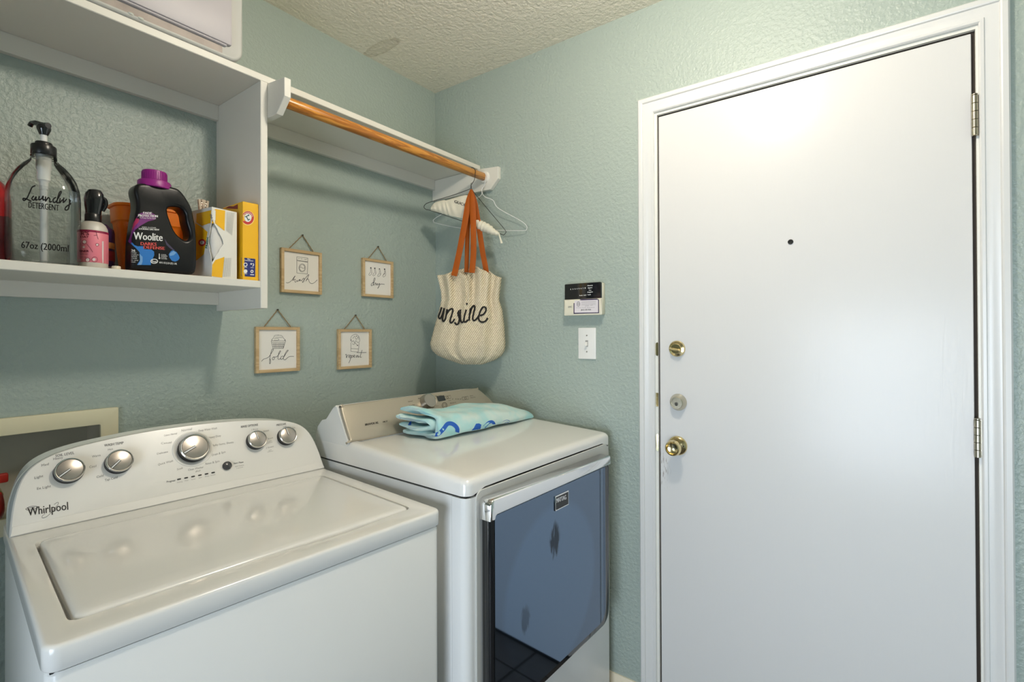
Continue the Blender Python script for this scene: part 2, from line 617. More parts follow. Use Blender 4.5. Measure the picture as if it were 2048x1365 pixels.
B().box(X0 - .06, X0 - .055, WY0 + .03, WY1 - .03, WZ0 + .03, WZ1 - .03).make('pane', mt, win, smooth=0)
B().box(X0 - .02, X0 + .03, WY0 - .04, WY1 + .04, WZ0 - .03, WZ0, .004).make('window_sill', M_TRIM, win)

# ceiling lamp (above the frame)
lamp = thing('ceiling_light', 'small frosted globe light on the ceiling', 'lamp', (LAMP.x, LAMP.y, H))
ML = Matrix.Translation((LAMP.x, LAMP.y, H))
B().lathe([(.058, 0), (.060, -.004), (.056, -.014), (.040, -.030), (.036, -.052)], 40, ML).make('lamp_base', M_TRIM, lamp)
M_LAMP = pm('lamp_glass', (0.9, 0.88, 0.8), 0.4, emis=(1.0, 0.915, 0.79, LAMP_W))
zc_ = LAMP.z - H
B().lathe([(.0005 + .062 * sin(a_), zc_ + .062 * cos(a_)) for a_ in [pi * k / 16 for k in range(16, 1, -1)]], 32, ML).make('lamp_globe', M_LAMP, lamp)


# casing around the door: one moulded profile swept round three sides with mitred corners
PROF = [(0, .0), (0, .008), (.003, .0110), (.009, .0115), (.011, .0075), (.016, .0070), (.024, .0085), (.032, .0125), (.036, .0130), (.038, .0170), (.041, .0185), (.051, .0185), (.055, .014), (.055, 0)]
CY0, CY1, CZ = -1.069, -1.8945, 2.090
b = B()
LS = []
for w, t in PROF:
    LS.append([(-t, CY0 + w, 0), (-t, CY0 + w, CZ + w), (-t, CY1 - w, CZ + w), (-t, CY1 - w, 0)])
b.loops(LS, False, False, closed=False)
b.add([l[0] for l in LS], [tuple(range(len(LS)))]); b.add([l[3] for l in LS], [tuple(range(len(LS)))])
M_CASE = pm('casing_white', (0.74, 0.74, 0.72), 0.30, bump=(30, 0.05, 0.001))
tag(b.make('trim_1', M_CASE, smooth=25), 'white moulded casing around the door', None, kind='structure')
b = B()
b.box(-.001, .12, JY0, JY0 + .018, 0, JZ + .018); b.box(-.001, .12, JY1 - .018, JY1, 0, JZ + .018); b.box(-.001, .12, JY1, JY0, JZ, JZ + .018)
b.box(.050, .065, JY0 - .012, JY0, 0, JZ); b.box(.050, .065, JY1, JY1 + .012, 0, JZ); b.box(.050, .065, JY1, JY0, JZ - .012, JZ)
tag(b.make('trim_2', pm('jamb_paint', (0.80, 0.79, 0.73), 0.35), smooth=0), 'white door jamb inside the casing', None, kind='structure')

# baseboard on the door wall
b = B()
PB = [(0, 0), (.013, 0), (.013, .055), (.011, .068), (.006, .080), (.0045, .085), (0, .085)]
b.loops([[(-t, 0, z) for t, z in PB], [(-t, CY0 + .055, z) for t, z in PB]])
b.loops([[(-t, CY1 - .055, z) for t, z in PB], [(-t, Y0, z) for t, z in PB]])
tag(b.make('baseboard_right', pm('baseboard_paint', (0.80, 0.72, 0.56), 0.4), smooth=20), 'cream painted baseboard beside the door casing', None, kind='structure')

# ------------------------------------------------------------------ door
door = thing('door_1', 'plain white painted flush door with three brass locks', None, (0.002, (DY0 + DY1) / 2, 0), kind='structure')
M_DOOR = pm('door_paint', (0.72, 0.715, 0.70), 0.24, spec=0.25)
nt, bs = nodes_of(M_DOOR)
N = nt.nodes.new; L = nt.links.new
tc = N('ShaderNodeTexCoord'); mp = N('ShaderNodeMapping'); mp.inputs['Scale'].default_value = (30, 30, 2.2)
L(tc.outputs['Object'], mp.inputs['Vector'])
n1 = N('ShaderNodeTexNoise'); n1.inputs['Scale'].default_value = 3; n1.inputs['Detail'].default_value = 5; n1.inputs['Distortion'].default_value = 1.5
L(mp.outputs[0], n1.inputs['Vector'])
bp = N('ShaderNodeBump'); bp.inputs['Strength'].default_value = .10; bp.inputs['Distance'].default_value = .002
L(n1.outputs['Fac'], bp.inputs['Height']); L(bp.outputs['Normal'], bs.inputs['Normal'])
# key scratches in the paint below the knob (object space: y from the leaf centre, z up)
mp2 = N('ShaderNodeMapping'); mp2.inputs['Location'].default_value = (0, -(DY0 - (DY0 + DY1) / 2 - .010), -.86)
L(tc.outputs['Object'], mp2.inputs['Vector'])
mp3 = N('ShaderNodeMapping'); mp3.inputs['Scale'].default_value = (0, 1 / .030, 1 / .085)
L(mp2.outputs[0], mp3.inputs['Vector'])
ln = N('ShaderNodeVectorMath'); ln.operation = 'LENGTH'; L(mp3.outputs[0], ln.inputs[0])
mp4 = N('ShaderNodeMapping'); mp4.inputs['Scale'].default_value = (0, 150, 26); mp4.inputs['Rotation'].default_value = (radians(14), 0, 0)
L(tc.outputs['Object'], mp4.inputs['Vector'])
n2 = N('ShaderNodeTexNoise'); n2.inputs['Scale'].default_value = 1.6; n2.inputs['Detail'].default_value = 4
L(mp4.outputs[0], n2.inputs['Vector'])
inv = N('ShaderNodeMath'); inv.operation = 'SUBTRACT'; inv.inputs[0].default_value = 1.0; inv.use_clamp = True; L(ln.outputs['Value'], inv.inputs[1])
r2 = N('ShaderNodeValToRGB'); r2.color_ramp.elements[0].position = .56; r2.color_ramp.elements[1].position = .66
L(n2.outputs['Fac'], r2.inputs['Fac'])
mu = N('ShaderNodeMath'); mu.operation = 'MULTIPLY'; L(r2.outputs['Color'], mu.inputs[0]); L(inv.outputs[0], mu.inputs[1])
mx = N('ShaderNodeMix'); mx.data_type = 'RGBA'; mx.inputs[6].default_value = (.72, .715, .70, 1); mx.inputs[7].default_value = (.16, .10, .06, 1)
L(mu.outputs[0], mx.inputs[0]); L(mx.outputs[2], bs.inputs['Base Color'])
B().box(.002, .046, DY1, DY0, .010, DZ, .0015, 1).make('door_leaf', M_DOOR, door, smooth=30)
M_GAP_SHADE = pm('door_gap_shade', (.030, .022, .016), .8)  # dark strips added in the gap round the leaf to stand for its shade
for y0_, y1_, z0_, z1_ in ((DY0, JY0, .01, JZ), (JY1, DY1, .01, JZ), (DY1, DY0, DZ, JZ)):
    B().box(.010, .045, y0_, y1_, z0_, z1_).make('door_gap_shade', M_GAP_SHADE, door, smooth=0)
MX = lambda y, z, x=0.002: Matrix.Translation((x, y, z)) @ Matrix.Rotation(-pi / 2, 4, 'Y')   # local +z -> -x

b = B().lathe([(.0075, 0), (.0075, .002), (.0055, .003), (.0045, .001), (0.0005, .0008)], 20, MX(-1.482, 1.595))
b.make('peephole', pm('peephole_glass', (.03, .03, .03), .1, coat=.6), door)
# thumb-turn deadbolt
t1 = B().lathe([(.0275, 0), (.0275, .004), (.025, .008), (.0175, .0105), (.017, .014), (.016, .0155), (.0005, .0155)], 40, MX(-1.143, 1.271)).make('deadbolt_rose', M_BRASS, door)
LS = []
for k in range(13):
    a = -1 + k / 6.0; h = .006 + .007 * sqrt(max(0, 1 - a * a * .9)); w = .0016 + .0036 * sqrt(max(0, 1 - a * a))
    yy = -1.143 + a * .018; zz = 1.271 - .002 + a * .004
    LS.append([(-.014, yy, zz - w), (-.014 - h * .7, yy, zz - w * .8), (-.014 - h, yy, zz), (-.014 - h * .7, yy, zz + w * .8), (-.014, yy, zz + w)])
B().loops(LS).make('thumb_turn', M_BRASS, t1)
# keyed deadbolt
t2 = B().lathe([(.0285, 0), (.0285, .003), (.0275, .005), (.0215, .022), (.0195, .024), (.0165, .024), (.0160, .0215), (.0005, .0215)], 40, MX(-1.146, 1.090)).make('deadbolt_cylinder', M_NICKEL, door)
B().lathe([(.0065, 0), (.0065, .0015), (.0005, .0015)], 24, MX(-1.146, 1.086, 0.002 - .0215)).make('keyway_plug', pm('plug', (.25, .24, .2), .3, metal=1), t2)
B().box(-.0246, -.0225, -1.1470, -1.1450, 1.0805, 1.0895).make('key_slot', M_DARK, t2, smooth=0)
# door knob
t3 = B().lathe([(.0325, 0), (.0325, .003), (.0315, .006), (.027, .010), (.016, .0125), (.0135, .014), (.0130, .026), (.0145, .029)], 40, MX(-1.143, .943)).make('knob_rose', M_BRASS, door)
B().lathe([(.0130, .026), (.0155, .029), (.0210, .033), (.0250, .040), (.0262, .047), (.0252, .054), (.0225, .059), (.0195, .0605), (.0180, .0585), (.0165, .052), (.010, .050), (.0005, .0495)], 40, MX(-1.143, .943)).make('door_knob', M_BRASS, door)
B().lathe([(.0030, 0), (.0030, .003), (.0005, .0035)], 14, MX(-1.165, .945, -.006)).make('latch_button', M_DARK, t3)
# strike plates on the jamb edge and hinges
for z0, z1, rr_ in ((1.245, 1.292, .012), (1.070, 1.117, .004), (.915, .975, .012)):
    B().plate(rr(-1.0785, -1.0700, z0, z1, [.004, .007, .007, .004] if rr_ > .005 else .001, 4), .0018, 0, M=Matrix(((0, 0, -1, -.0008), (1, 0, 0, 0), (0, 1, 0, 0), (0, 0, 0, 1)))).make('strike_plate', M_BRASS, door, smooth=20)
M_HINGE = pm('hinge_metal', (.50, .46, .36), .32, metal=1, var=(60, .3))
for z0, z1 in ((1.813, 1.914), (1.013, 1.106)):
    h_ = B()
    n = 5; dz = (z1 - z0) / n
    for k in range(n):
        h_.lathe([(.0052, 0), (.0066, .0006), (.0066, dz - .0012), (.0052, dz - .0006)], 16, Matrix.Translation((-.006, -1.8865, z0 + k * dz)))
    hg = h_.make('hinge', M_HINGE, door)
    B().box(-.0016, .0005, -1.8945, -1.886, z0, z1).make('hinge_leaf', M_HINGE, hg, smooth=0)
    B().lathe([(.003, 0), (.006, .001), (.006, .003), (.002, .005)], 14, Matrix.Translation((-.006, -1.8865, z1))).make('hinge_pin', M_HINGE, hg)

# ------------------------------------------------------------------ shelf unit
SY = -0.280
sh = thing('wall_shelf_unit', 'cream painted built-in shelf with side panel, cleats and rod brackets', 'shelf', (-.9615, 0, 1.399))
ZT0, ZT1, ZL0, ZL1 = 2.0485, 2.068, 1.457, 1.477
XL = -2.05
B().box(XL, -.001, SY, 0, ZT0, ZT1, .0015, 1).make('top_board', M_SHELF, sh)
B().box(XL, -.9715, SY, 0, ZL0, ZL1, .0015, 1).make('lower_board', M_SHELF, sh)
B().box(-.9715, -.9516, SY - .001, 0, 1.399, ZT0, .0015, 1).make('side_panel', M_SHELF, sh)
B().box(XL - .02, XL, SY - .001, 0, 1.399, ZT1, .0015, 1).make('side_panel', M_SHELF, sh)
for x0, x1, z0, z1 in ((XL, -.9715, 2.0015, ZT0), (XL, -.9715, 1.418, ZL0), (-.9516, -.0205, 2.0015, ZT0)):
    B().box(x0, x1, -.018, 0, z0, z1, .001, 1).make('cleat', M_SHELF, sh)
def bracket(x0, x1, f):
    out = [(0, 1.953), (-(f - .042), 1.9466), (-f, 1.986), (-f, 2.0375), (SY + .0, 2.0475), (0, 2.0475)]
    out = [(-y if False else y, z) for y, z in out]
    M = Matrix(((0, 0, 1, x0), (1, 0, 0, 0), (0, 1, 0, 0), (0, 0, 0, 1)))
    return B().plate(out, x1 - x0, .0012, seg=1, M=M).make('rod_bracket', M_SHELF, sh, smooth=20)
bracket(-.9516, -.9326, .372)
br = bracket(-.0200, -.0005, .394)
rod_l = Vector((-.9326, -.338, 1.9855)); rod_r = Vector((-.0195, -.322, 2.0035))
MR = Matrix.Translation((-.0200, -.322, 2.0035)) @ Matrix.Rotation(-pi / 2, 4, 'Y')
B().lathe([(.026, 0), (.026, .004), (.022, .010), (.0175, .011)], 28, MR).make('rod_socket', pm('socket_white', (.82, .80, .74), .3), br)
rod = thing('closet_rod', 'round golden pine closet rod below the shelf', 'rod', rod_l)
dv = (rod_r - rod_l); q = dv.to_track_quat('X', 'Z').to_matrix().to_4x4()
rb = B().lathe([(.0160, 0), (.0165, .001), (.0165, dv.length - .0015), (.0160, dv.length - .0005)], 28, Matrix.Translation(rod_l) @ dv.to_track_quat('Z', 'Y').to_matrix().to_4x4())
rb.make('rod_dowel', wood_mat('pine', (.62, .27, .045), (.36, .125, .018), 0, 11, .28), rod)

# ------------------------------------------------------------------ washing machine
wa = thing('washing_machine', 'white top loading washing machine with five grey knobs on a curved console', 'washing machine', (-1.51819, -.79593, 0), -0.08217)
WW, WDp, WZT = .69, .685, .9086
def band(loops2):     # [(loop2d, z)] -> 3D loops
    return [[(x, y, z) for x, y in l] for l, z in loops2]
b = B()
R0 = lambda d: rr(.003 + d, WW - .003 - d, .004 + d, WDp - d, .018, 5, 1)
b.loops(band([(R0(.002), .03), (R0(0), .034), (R0(0), .866), (R0(.002), .8695)]))
b.make('cabinet', M_ENAMEL2, wa, world=False)
B().box(.02, WW - .02, .03, WDp - .02, .0, .032).make('base', M_DARK, wa, world=False, smooth=0)
B().box(.008, WW - .008, .009, WDp - .01, .8685, .8735).make('seam_gasket', M_DARK, wa, world=False, smooth=0)
# top deck with the recess the lid lies in
NS = 12
def R1(d): return rr(d, WW - d, d, WDp - d, max(.020 - d, .004), 6, NS)
hx0, hx1, hy0, hy1 = .0345, .6475, .0630, .4860
def R2(d, scoop=0.0, zz=0.0):
    l = rr(hx0 + d, hx1 - d, hy0 + d, hy1 - d, .016, 6, NS)
    out = []
    for x, y in l:
        if scoop and y < hy0 + d + .003:
            t = max(0, 1 - ((x - .47) / .13) ** 2)
            y -= scoop * t * t
        out.append((x, y))
    return out
def zs(loop, z, drop):
    out = []
    for x, y in loop:
        t = max(0, 1 - ((x - .47) / .15) ** 2) if y < hy0 + .004 else 0
        out.append((x, y, z - drop * t * t))
    return out
rd = .007
LS = band([(R1(.002), .8725), (R1(0), .875), (R1(0), WZT - rd)])
for k in range(1, 5):
    a = k * pi / 8
    LS += band([(R1(rd * (1 - cos(a))), WZT - rd + rd * sin(a))])
LS += band([(R1(.020), WZT)])
LS += [zs(R2(-.006, .008), WZT, .0008), zs(R2(-.001, .006), WZT - .0012, .003), zs(R2(0, .003), WZT - .005, .004)] + band([(R2(0), WZT - .022)])
B().loops(LS, True, True).make('top_deck', M_ENAMEL, wa, world=False, smooth=50)
# lid
g = .0035
def R3(d): return rr(hx0 + .006 + d, hx1 - .004 - d, hy0 + .0015 + d, hy1 - .002 - d, .015, 6, NS)
LS = band([(R3(.002), WZT - .020), (R3(0), WZT - .018), (R3(0), WZT - .004), (R3(.0016), WZT - .0005), (R3(.006), WZT + .0022), (R3(.014), WZT + .0036), (R3(.05), WZT + .0038)])
lid = B().loops(LS, True, True).make('lid', M_ENAMEL, wa, world=False, smooth=50)
# console: fascia outline in the leaning face plane
TH = .45; CB = .548
def cf(u, s, off=0.0):    # u across, s up the face, off outwards (towards the viewer)
    return Vector((u, CB + s * sin(TH) - off * cos(TH), WZT + .0015 + s * cos(TH) + off * sin(TH)))
half = [(.002, 0), (.0035, .022), (.0085, .062), (.0165, .098), (.0285, .126), (.047, .147), (.077, .163), (.118, .174), (.165, .181), (.215, .1865), (.270, .190), (.345, .1915)]
out = half + [(.69 - x, y) for x, y in half[:-1][::-1]]
out = [(v.x, v.y) for v in catmull([(x, y, 0) for x, y in out], 3)]
def loopc(d, off, back=0.0, fade=False):
    # inset outline (keeping the base line) placed on the face plane
    l = []
    n = len(out)
    for i, (x, y) in enumerate(out):
        p = out[max(i - 1, 0)]; q_ = out[min(i + 1, n - 1)]
        t = Vector((q_[0] - p[0], q_[1] - p[1])).normalized(); nn = Vector((t.y, -t.x))
        e_ = d * min(1, y / .07) if fade else d
        l.append((x + nn.x * e_, max(y + nn.y * e_, 0.0)))
    return [cf(x, y, off) + Vector((0, back, 0)) for x, y in l]
b = B()
b.loops([[Vector((p.x, WDp + .005, p.z)) for p in loopc(.004, 0)], loopc(-.007, -.055, fade=True), loopc(-.0075, -.034, fade=True), loopc(-.004, -.030, fade=True)], True, True)
b.make('console_housing', pm('console_back', (.56, .59, .55), .45), wa, world=False, smooth=40)
b = B(); b.loops([loopc(-.0045, -.033, fade=True), loopc(-.0050, -.028, fade=True), loopc(-.0030, -.014, fade=True), loopc(.001, -.008)], True, True)
b.make('console_rim', M_GREYPL, wa, world=False, smooth=40)
b = B()
b.loops([loopc(.001, -.010), loopc(0, -.006), loopc(.0006, -.003), loopc(.003, -.0005), loopc(.009, 0.0)], True, True)
fas = b.make('console_fascia', M_FASCIA, wa, world=False, smooth=40)
b = B()
b.loops([[cf(.004, .001, -.001), cf(.686, .001, -.001), cf(.683, .020, -.001), cf(.0075, .020, -.001)], [cf(.004, .001, .0022), cf(.686, .001, .0022), cf(.683, .019, .0010), cf(.0075, .019, .0010)]])
b.make('console_ledge', M_FASCIA, wa, world=False, smooth=20)
FM = Matrix(((1, 0, 0, 0), (0, sin(TH), -cos(TH), CB), (0, cos(TH), sin(TH), WZT + .0015), (0, 0, 0, 1)))   # x across, y up the face, z out
def knob(u, s, R, hgt, ang):
    Mk = FM @ Matrix.Translation((u, s, 0))
    k = B().lathe([(R * 1.02, 0), (R * 1.0, .001), (R * .97, hgt * .75)], 36, Mk).make('knob', M_BLACK, wa, world=False)
    def fixp(o): o.parent = k; return o
    B().lathe([(R * .95, hgt * .72), (R * .99, hgt * .8), (R * .98, hgt * .95), (R * .93, hgt * 1.02), (R * .88, hgt * 1.0), (R * .86, hgt * .9)], 36, Mk, cap0=False, cap1=False).make('knob_ring', pm('knob_ring', (.72, .71, .69), .16, metal=1), k, world=False)
    B().lathe([(R * .87, hgt * .90), (R * .84, hgt * .965), (R * .6, hgt * 1.03), (R * .3, hgt * 1.07), (.0004, hgt * 1.085)], 36, Mk).make('knob_cap', M_KNOBFACE, k, world=False)
    d = Vector((cos(ang), sin(ang), 0)); s_ = Vector((-d.y, d.x, 0)) * R * .045
    for wd, lf, nm, mm in ((1.9, .0005, 'pointer_groove', M_DARK), (1.0, .0010, 'pointer', M_WHITEP)):
        P0 = d * R * .0; P1 = d * R * .84
        z0_ = hgt * 1.088 + lf; z1_ = hgt * .978 + lf
        zm = hgt * 1.045 + lf
        pm_ = d * R * .5
        V = [P0 + s_ * wd + Vector((0, 0, z0_)), P0 - s_ * wd + Vector((0, 0, z0_)), pm_ - s_ * wd + Vector((0, 0, zm)), pm_ + s_ * wd + Vector((0, 0, zm)), P1 - s_ * wd + Vector((0, 0, z1_)), P1 + s_ * wd + Vector((0, 0, z1_))]
        B().add(V, [(0, 1, 2, 3), (3, 2, 4, 5)], Mk).make(nm, mm, k, world=False, smooth=0, fix=False)
    return k
SK = .1225
knob(.1000, .1165, .0268, .019, radians(215))
knob(.1895, .1195, .0272, .019, radians(222))
knob(.3468, .1240, .0350, .021, radians(205))
knob(.5045, .1190, .0258, .019, radians(98))
knob(.5915, .1165, .0262, .019, radians(98))
B().lathe([(.047, 0), (.047, .0016), (.0455, .0026), (.044, .0026), (.040, .0006), (.0385, .0003)], 44, FM @ Matrix.Translation((.3468, .1240, 0)), cap1=False).make('dial_bezel', M_FASCIA, wa, world=False)
B().lathe([(.0115, 0), (.0115, .004), (.0105, .006), (.0075, .0075), (.0004, .0082)], 28, FM @ Matrix.Translation((.4200, .0625, 0))).make('start_button', pm('charcoal_button', (.055, .055, .06), .22), wa, world=False)
for k in range(6):
    B().plate(rr(-.0042, .0042, -.0016, .0016, .0015, 4), .0016, .0004, seg=1, M=FM @ Matrix.Translation((.3067 + .01556 * k, .0515, 0))).make('indicator_light', M_BLACK, wa, world=False)

P = Print()
for t in (('SOIL LEVEL', 111, 915, 148.5, 908.5, 5.2), ('WASH TEMP', 208.5, 894, 247, 888.5, 5), ('RINSE OPTIONS', 482, 856.5, 516, 852, 4.4), ('PRESOAK', 553, 853, 572.5, 850, 4.2), ('Progress', 333.5, 966, 350.5, 963, 3.6), ('Start / Pause', 467.5, 929, 487, 926, 3.2)):
    P.text(*t, bold=.18)
for t in (('Heavy', 106.5, 921, 126, 917.5, 4.6), ('Med', 83, 934, 97.5, 930.5, 4.8), ('Light', 69, 959, 86.5, 954.5, 5), ('Ex Light', 74, 980.5, 102, 975, 5), ('Hot', 216, 902, 226, 900, 4), ('Warm', 184, 916, 201, 913, 4.4), ('Cool', 178.5, 937, 192.5, 934.5, 4.6), ('Cold', 193, 957, 207, 953.5, 4.6), ('Tap Cold', 209.5, 963.5, 235, 957, 4.6)):
    P.text(*t)
P.split('control_lettering', M_INKG, wa, fas, .0004)
P = Print()
for t in (('Normal', 363, 864, 384, 860, 4.4), ('Deep Water Wash', 397, 864, 434, 858.5, 4), ('Heavy Duty', 417, 878, 442, 873.5, 4), ('Bulky Items, Sheets', 425, 893.5, 467, 886.5, 4), ('Drain & Spin', 424, 913, 451, 906, 4.2), ('Rinse & Spin', 411, 930.5, 439, 924.5, 4.2), ('Clean Washer', 376, 942.5, 407, 936.5, 4), ('Soak', 354, 941.5, 366, 938, 4), ('Quick Wash', 316, 932, 346, 924, 4.2), ('Delicate', 314, 910, 336, 905.5, 3.6), ('Casual', 322, 889, 343, 887, 3.6), ('Colors / Normal', 328, 873.5, 354, 869, 3.6), ('1 Rinse', 503, 861.5, 516, 859.5, 3), ('2 Rinses', 523, 866, 538, 862.5, 3.4), ('1 Rinse', 533, 881, 546, 877, 3.2), ('with', 537, 884.5, 543, 883, 2), ('softener', 534, 888, 545, 885.5, 2), ('2 Rinses', 532, 898.5, 547, 894.5, 3.2), ('with', 537, 902.5, 543, 901, 2), ('softener', 535, 905.5, 547, 903, 2), ('Off', 566, 856, 573, 854.5, 2.6), ('On', 583, 859, 590, 857, 3), ('Add Clothes', 470, 935, 488, 931.5, 2.4), ('3 seconds', 473, 938.5, 486, 935.5, 2.2),
          ('affresh', 391, 945.5, 401, 943, 3.6), ('Sensing', 354, 966.5, 365, 964.5, 2), ('Wash', 369, 963.5, 377, 962, 2), ('Rinse', 383, 961, 391, 959, 2), ('Spin', 397, 957.5, 404, 956, 2), ('Done', 410, 955, 418, 953.5, 2), ('Lid Lock', 421, 952.5, 431, 950.5, 2)):
    P.text(*t)
P.split('control_fine_print', pm('faded_ink', (.30, .29, .28), .6), wa, fas, .0004)
P = Print()
P.text('Whirlpool', 56, 1032.5, 136.5, 1020, 16, up=(-.06, -1), bold=.35)
O7 = (40, 880, 7.585)
P.stroke([(85, 1055), (130, 1025), (200, 1010), (275, 1020), (240, 1045), (170, 1062), (110, 1065), (85, 1055)], .9, 5, True, O7)
P.stroke([(515, 985), (560, 955), (582, 955), (575, 985), (530, 1040), (470, 1110), (400, 1170), (350, 1188), (332, 1180), (345, 1150), (380, 1125)], .7, 5, True, O7)
P.stroke([(140, 1040), (180, 1030), (225, 1028)], .9, 5, True, O7)
P.split('brand_lettering', pm('brand_ink', (.035, .03, .03), .4), wa, fas, .0004)


# ------------------------------------------------------------------ dryer
dr = thing('clothes_dryer', 'white dryer with dark tinted glass door, chrome handle and champagne console', 'dryer', (-.786786, -.890155, 0), -0.04224)
DW, DD = .737, .70
b = B()
RD = lambda d, y1: rr(d, DW - d, d, y1, [.022, .022, .001, .001], 6, 1)
b.loops(band([(RD(0, .050), .02), (RD(0, .050), .9245)]))
b.make('front_panel', M_ENAMEL2, dr, world=False, smooth=40)
B().box(.0015, DW - .0015, .0515, DD, .02, .9245).make('cabinet', M_ENAMEL2, dr, world=False, smooth=0)
B().box(.02, DW - .02, .03, DD - .02, 0, .03).make('base', M_DARK, dr, world=False, smooth=0)
B().box(.006, DW - .006, .008, DD - .01, .922, .9295).make('seam_gasket', M_DARK, dr, world=False, smooth=0)
dtop = lambda v: .9705 + .052 * min(v, .5)
def RT_(d): return rr(d, DW - d, -.001 + d, DD - d, max(.024 - d * .6, .006), 6, 16)
def zb(l, dz):
    o = []
    for x, y in l:
        f = 0.0
        if y < .02:
            f = max(0, min(1, (x - .022) / .03)) * max(0, min(1, (.715 - x) / .05)); f = f * f * (3 - 2 * f)
        o.append((x, y, .9285 + .0125 * f + dz))
    return o
LS = [zb(RT_(.003), 0), zb(RT_(0), .0015)]
r = .017
for k in range(6):
    a = k * pi / 10
    LS.append([(x, y, dtop(y) - r + r * sin(a)) for x, y in RT_(r * (1 - cos(a)))])
LS.append([(x, y, dtop(y)) for x, y in RT_(.03)])
dtp = B().loops(LS, True, True).make('top_panel', M_ENAMEL, dr, world=False, smooth=50)
# (u,z) outlines standing on the front: local z -> -v
FD = lambda v0: Matrix(((1, 0, 0, 0), (0, 0, -1, v0), (0, 1, 0, 0), (0, 0, 0, 1)))
M_SURR = pm('door_surround', (.60, .60, .565), .34)
B().plate(rr(.030, .7155, .325, .9385, [.03, .03, .035, .022], 6), .0045, .0015, seg=1, M=FD(0)).make('door_surround', M_SURR, dr, world=False)
dd = B().plate(rr(.0445, .6530, .352, .8835, [.035, .050, .006, .006], 8), .036, .012, seg=4, M=FD(-.004)).make('door', M_GLOSSBLACK, dr, world=False)
M_TINT = pm('tinted_glass', (.105, .165, .27), .045, metal=1)
nt, bs = nodes_of(M_TINT)
N = nt.nodes.new; L = nt.links.new
tc = N('ShaderNodeTexCoord')
def blob(cu, cz, ru, rz):
    mp = N('ShaderNodeMapping'); mp.inputs['Location'].default_value = (-cu, 0, -cz); L(tc.outputs['Object'], mp.inputs['Vector'])
    m2 = N('ShaderNodeMapping'); m2.inputs['Scale'].default_value = (1 / ru, 0, 1 / rz); L(mp.outputs[0], m2.inputs['Vector'])
    ln = N('ShaderNodeVectorMath'); ln.operation = 'LENGTH'; L(m2.outputs[0], ln.inputs[0])
    return ln.outputs['Value']
rp = N('ShaderNodeValToRGB'); rp.color_ramp.elements[0].position = .90; rp.color_ramp.elements[1].position = 1.0
rp.color_ramp.elements[0].color = (.185, .262, .375, 1); rp.color_ramp.elements[1].color = (.168, .228, .318, 1)
mm = N('ShaderNodeMath'); mm.operation = 'MULTIPLY'; mm.inputs[1].default_value = .95
L(blob(.315, .60, .225, .235), mm.inputs[0]); L(mm.outputs[0], rp.inputs['Fac'])
# finger smears on the glass
n1 = N('ShaderNodeTexNoise'); n1.inputs['Scale'].default_value = 60; n1.inputs['Detail'].default_value = 4; n1.inputs['Distortion'].default_value = 1.0
mpn = N('ShaderNodeMapping'); mpn.inputs['Scale'].default_value = (1.3, 1, .35); mpn.inputs['Rotation'].default_value = (0, radians(35), 0)
L(tc.outputs['Object'], mpn.inputs['Vector']); L(mpn.outputs[0], n1.inputs['Vector'])
sm = None
for args, amt in (((.318, .735, .030, .060), 1.0), ((.178, .575, .024, .045), .5)):
    s1 = N('ShaderNodeMath'); s1.operation = 'SUBTRACT'; s1.inputs[0].default_value = 1.35; L(blob(*args), s1.inputs[1])
    s2 = N('ShaderNodeMath'); s2.operation = 'MULTIPLY'; L(s1.outputs[0], s2.inputs[0]); L(n1.outputs['Fac'], s2.inputs[1])
    s3 = N('ShaderNodeMapRange'); s3.inputs[1].default_value = .22; s3.inputs[2].default_value = .42; s3.inputs[4].default_value = amt; L(s2.outputs[0], s3.inputs[0])
    if sm is None: sm = s3.outputs[0]
    else:
        ad = N('ShaderNodeMath'); ad.operation = 'MAXIMUM'; L(sm, ad.inputs[0]); L(s3.outputs[0], ad.inputs[1]); sm = ad.outputs[0]
mx = N('ShaderNodeMix'); mx.data_type = 'RGBA'; mx.inputs[7].default_value = (.045, .05, .06, 1)
m9 = N('ShaderNodeMath'); m9.operation = 'MULTIPLY'; m9.inputs[1].default_value = .85; L(sm, m9.inputs[0])
L(m9.outputs[0], mx.inputs[0]); L(rp.outputs['Color'], mx.inputs[6]); L(mx.outputs[2], bs.inputs['Base Color'])
mr = N('ShaderNodeMapRange'); mr.inputs[3].default_value = .045; mr.inputs[4].default_value = .4; L(sm, mr.inputs[0]); L(mr.outputs[0], bs.inputs['Roughness'])
pane = B().plate(rr(.0560, .6180, .3760, .8800, [.028, .042, .004, .004], 8), .0022, .0008, seg=1, M=FD(-.0395)).make('glass_pane', M_TINT, dr, world=False)
# chrome handle across the top of the door with a cap wrapping the left edge
hd = B().plate([(.0400, .8700), (.0570, .8700), (.0600, .8790), (.0640, .8810), (.6540, .8810), (.6540, .9060), (.6480, .9120), (.0520, .9210), (.0440, .9180), (.0400, .9080)], .0405, .0045, seg=3, M=FD(-.004)).make('door_handle', pm('handle_chrome', (.95, .95, .95), .10, metal=1), dr, world=False, smooth=50)
# badge
bd = B().plate(rr(.3160, .3870, .8180, .8605, .0015, 2), .0035, .0008, seg=1, M=FD(-.0415)).make('badge', M_CHROME, dr, world=False)
bp_ = B().plate(rr(.3195, .3835, .8215, .8570, .001, 2), .0008, 0, M=FD(-.0450)).make('badge_plate', M_BLACK, bd, world=False, smooth=0)
Print().text('MAYTAG', 1113, 1006.5, 1132.3, 999, 9, up=(-.03, -1), bold=.25).lay('badge_lettering', M_CHROME, bd, bp_, .0005)
